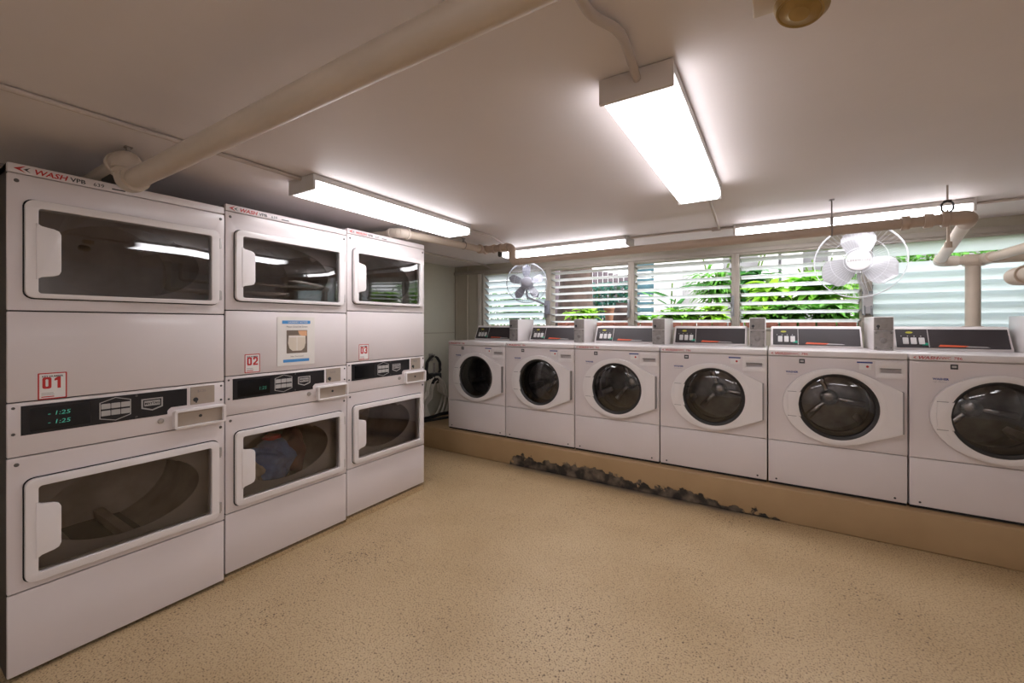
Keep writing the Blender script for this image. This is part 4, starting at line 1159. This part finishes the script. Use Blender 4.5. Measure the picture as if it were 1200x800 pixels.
hedge('low green hedge behind the frosted window', ux(540, 6), ux(642, 6), 6, .62, 1300, 'leaf_mid', 4)
hedge('dense green hedge behind the right hand windows', ux(985, 6.4), ux(1215, 6.4), 6.4, .9, 2000, 'leaf_mid', 5)
plant('bushy lime green plant at the foot of the tree trunk', ux(684, 4.85), 4.85, .26, .25, 230, .15, .036, 'leaf_lime', seed=1, stem_n=10)
plant('small green plant low at the left of the third window', ux(758, 4.9), 4.9, .16, .13, 80, .13, .030, 'leaf_green', seed=2)
plant('spreading green plant along the sill of the third window', ux(796, 4.8), 4.8, .22, .24, 230, .19, .038, 'leaf_green', seed=3, stem_n=9)
plant('tall palm like plant at the right of the third window', ux(838, 5.5), 5.5, .92, .24, 230, .38, .022, 'leaf_mid', seed=4, stem_n=8, droop=1.5)
plant('low lime plant under the palm at the right of the third window', ux(838, 4.75), 4.75, .24, .18, 150, .18, .040, 'leaf_lime', seed=16, stem_n=7)
plant('large dark leaves hanging across the top of the third window', ux(786, 5.2), 5.2, .62, .10, 6, .55, .05, 'leaf_dark', seed=15, stem_n=2, droop=.5)
plant('dark green plant at the left of the fourth window', ux(878, 5.6), 5.6, .88, .22, 170, .32, .035, 'leaf_dark', seed=5, stem_n=6)
plant('lime ginger plant in the middle of the fourth window', ux(902, 5.15), 5.15, .62, .20, 110, .28, .048, 'leaf_lime', seed=6, stem_n=6)
plant('low leafy green plant at the left under the fourth window', ux(888, 4.68), 4.68, .22, .17, 190, .17, .038, 'leaf_green', seed=7, stem_n=9)
plant('low grey green plant in the middle under the fourth window', ux(925, 4.68), 4.68, .24, .15, 170, .15, .036, 'leaf_mid', seed=17, stem_n=9)
plant('broad leaved green plant at the right of the fourth window', ux(962, 5.2), 5.2, .82, .24, 110, .36, .06, 'leaf_green', seed=8, stem_n=7)
plant('low bushy plant left of the white fan bracket', ux(976, 4.70), 4.70, .26, .22, 230, .18, .036, 'leaf_mid', seed=9, stem_n=9)
plant('tall lime leaves behind the white fan', ux(958, 5.9), 5.9, .80, .25, 70, .36, .055, 'leaf_lime', seed=10, stem_n=6)
plant('broad leaved plant behind the first pipes in the fifth window', ux(1075, 4.9), 4.9, .62, .32, 260, .28, .05, 'leaf_lime', seed=11, stem_n=9)
plant('dark leaved plant behind the standpipe', ux(1150, 4.95), 4.95, .62, .22, 170, .28, .05, 'leaf_dark', seed=12, stem_n=8)
plant('tangled green plant behind the frosted window panes', ux(610, 5.0), 5.0, .50, .35, 230, .22, .04, 'leaf_mid', seed=18, stem_n=9)

# ------------------------------------------------------------------ daylight
w = bpy.data.worlds.new('World'); SC.world = w; w.use_nodes = True
nt = w.node_tree; bg = nt.nodes['Background']
sky = nt.nodes.new('ShaderNodeTexSky'); sky.sky_type = 'HOSEK_WILKIE'; sky.turbidity = 7; sky.sun_direction = Vector((.75, -.22, .62)).normalized()
mx = nt.nodes.new('ShaderNodeMixRGB'); mx.inputs[0].default_value = .75; mx.inputs[2].default_value = (1.0, 1.0, 1.02, 1)
nt.links.new(sky.outputs[0], mx.inputs[1]); nt.links.new(mx.outputs[0], bg.inputs['Color'])
bg.inputs['Strength'].default_value = 1.9
sl = bpy.data.lights.new('sun', 'SUN'); sl.energy = 4.2; sl.angle = math.radians(3); sl.color = (1, .95, .86)
so = bpy.data.objects.new('sun', sl); COL.objects.link(so)
so.rotation_euler = Vector((-.75, .22, -.62)).to_track_quat('-Z', 'Y').to_euler()

# ------------------------------------------------------------------ camera and view
cd = bpy.data.cameras.new('camera'); cam = bpy.data.objects.new('camera', cd); COL.objects.link(cam)
cam.location = (0, 0, CZ); cam.rotation_euler = (PI/2, 0, math.radians(32.04))
cd.sensor_width = 36; cd.lens = 489.6*36/1200; cd.shift_y = -20/1200; cd.clip_start = .02; cd.clip_end = 200
SC.camera = cam
SC.view_settings.view_transform = 'Standard'
SC.view_settings.look = 'None'
SC.view_settings.exposure = 1.0
SC.view_settings.gamma = 1.0
SC.view_settings.use_curve_mapping = False
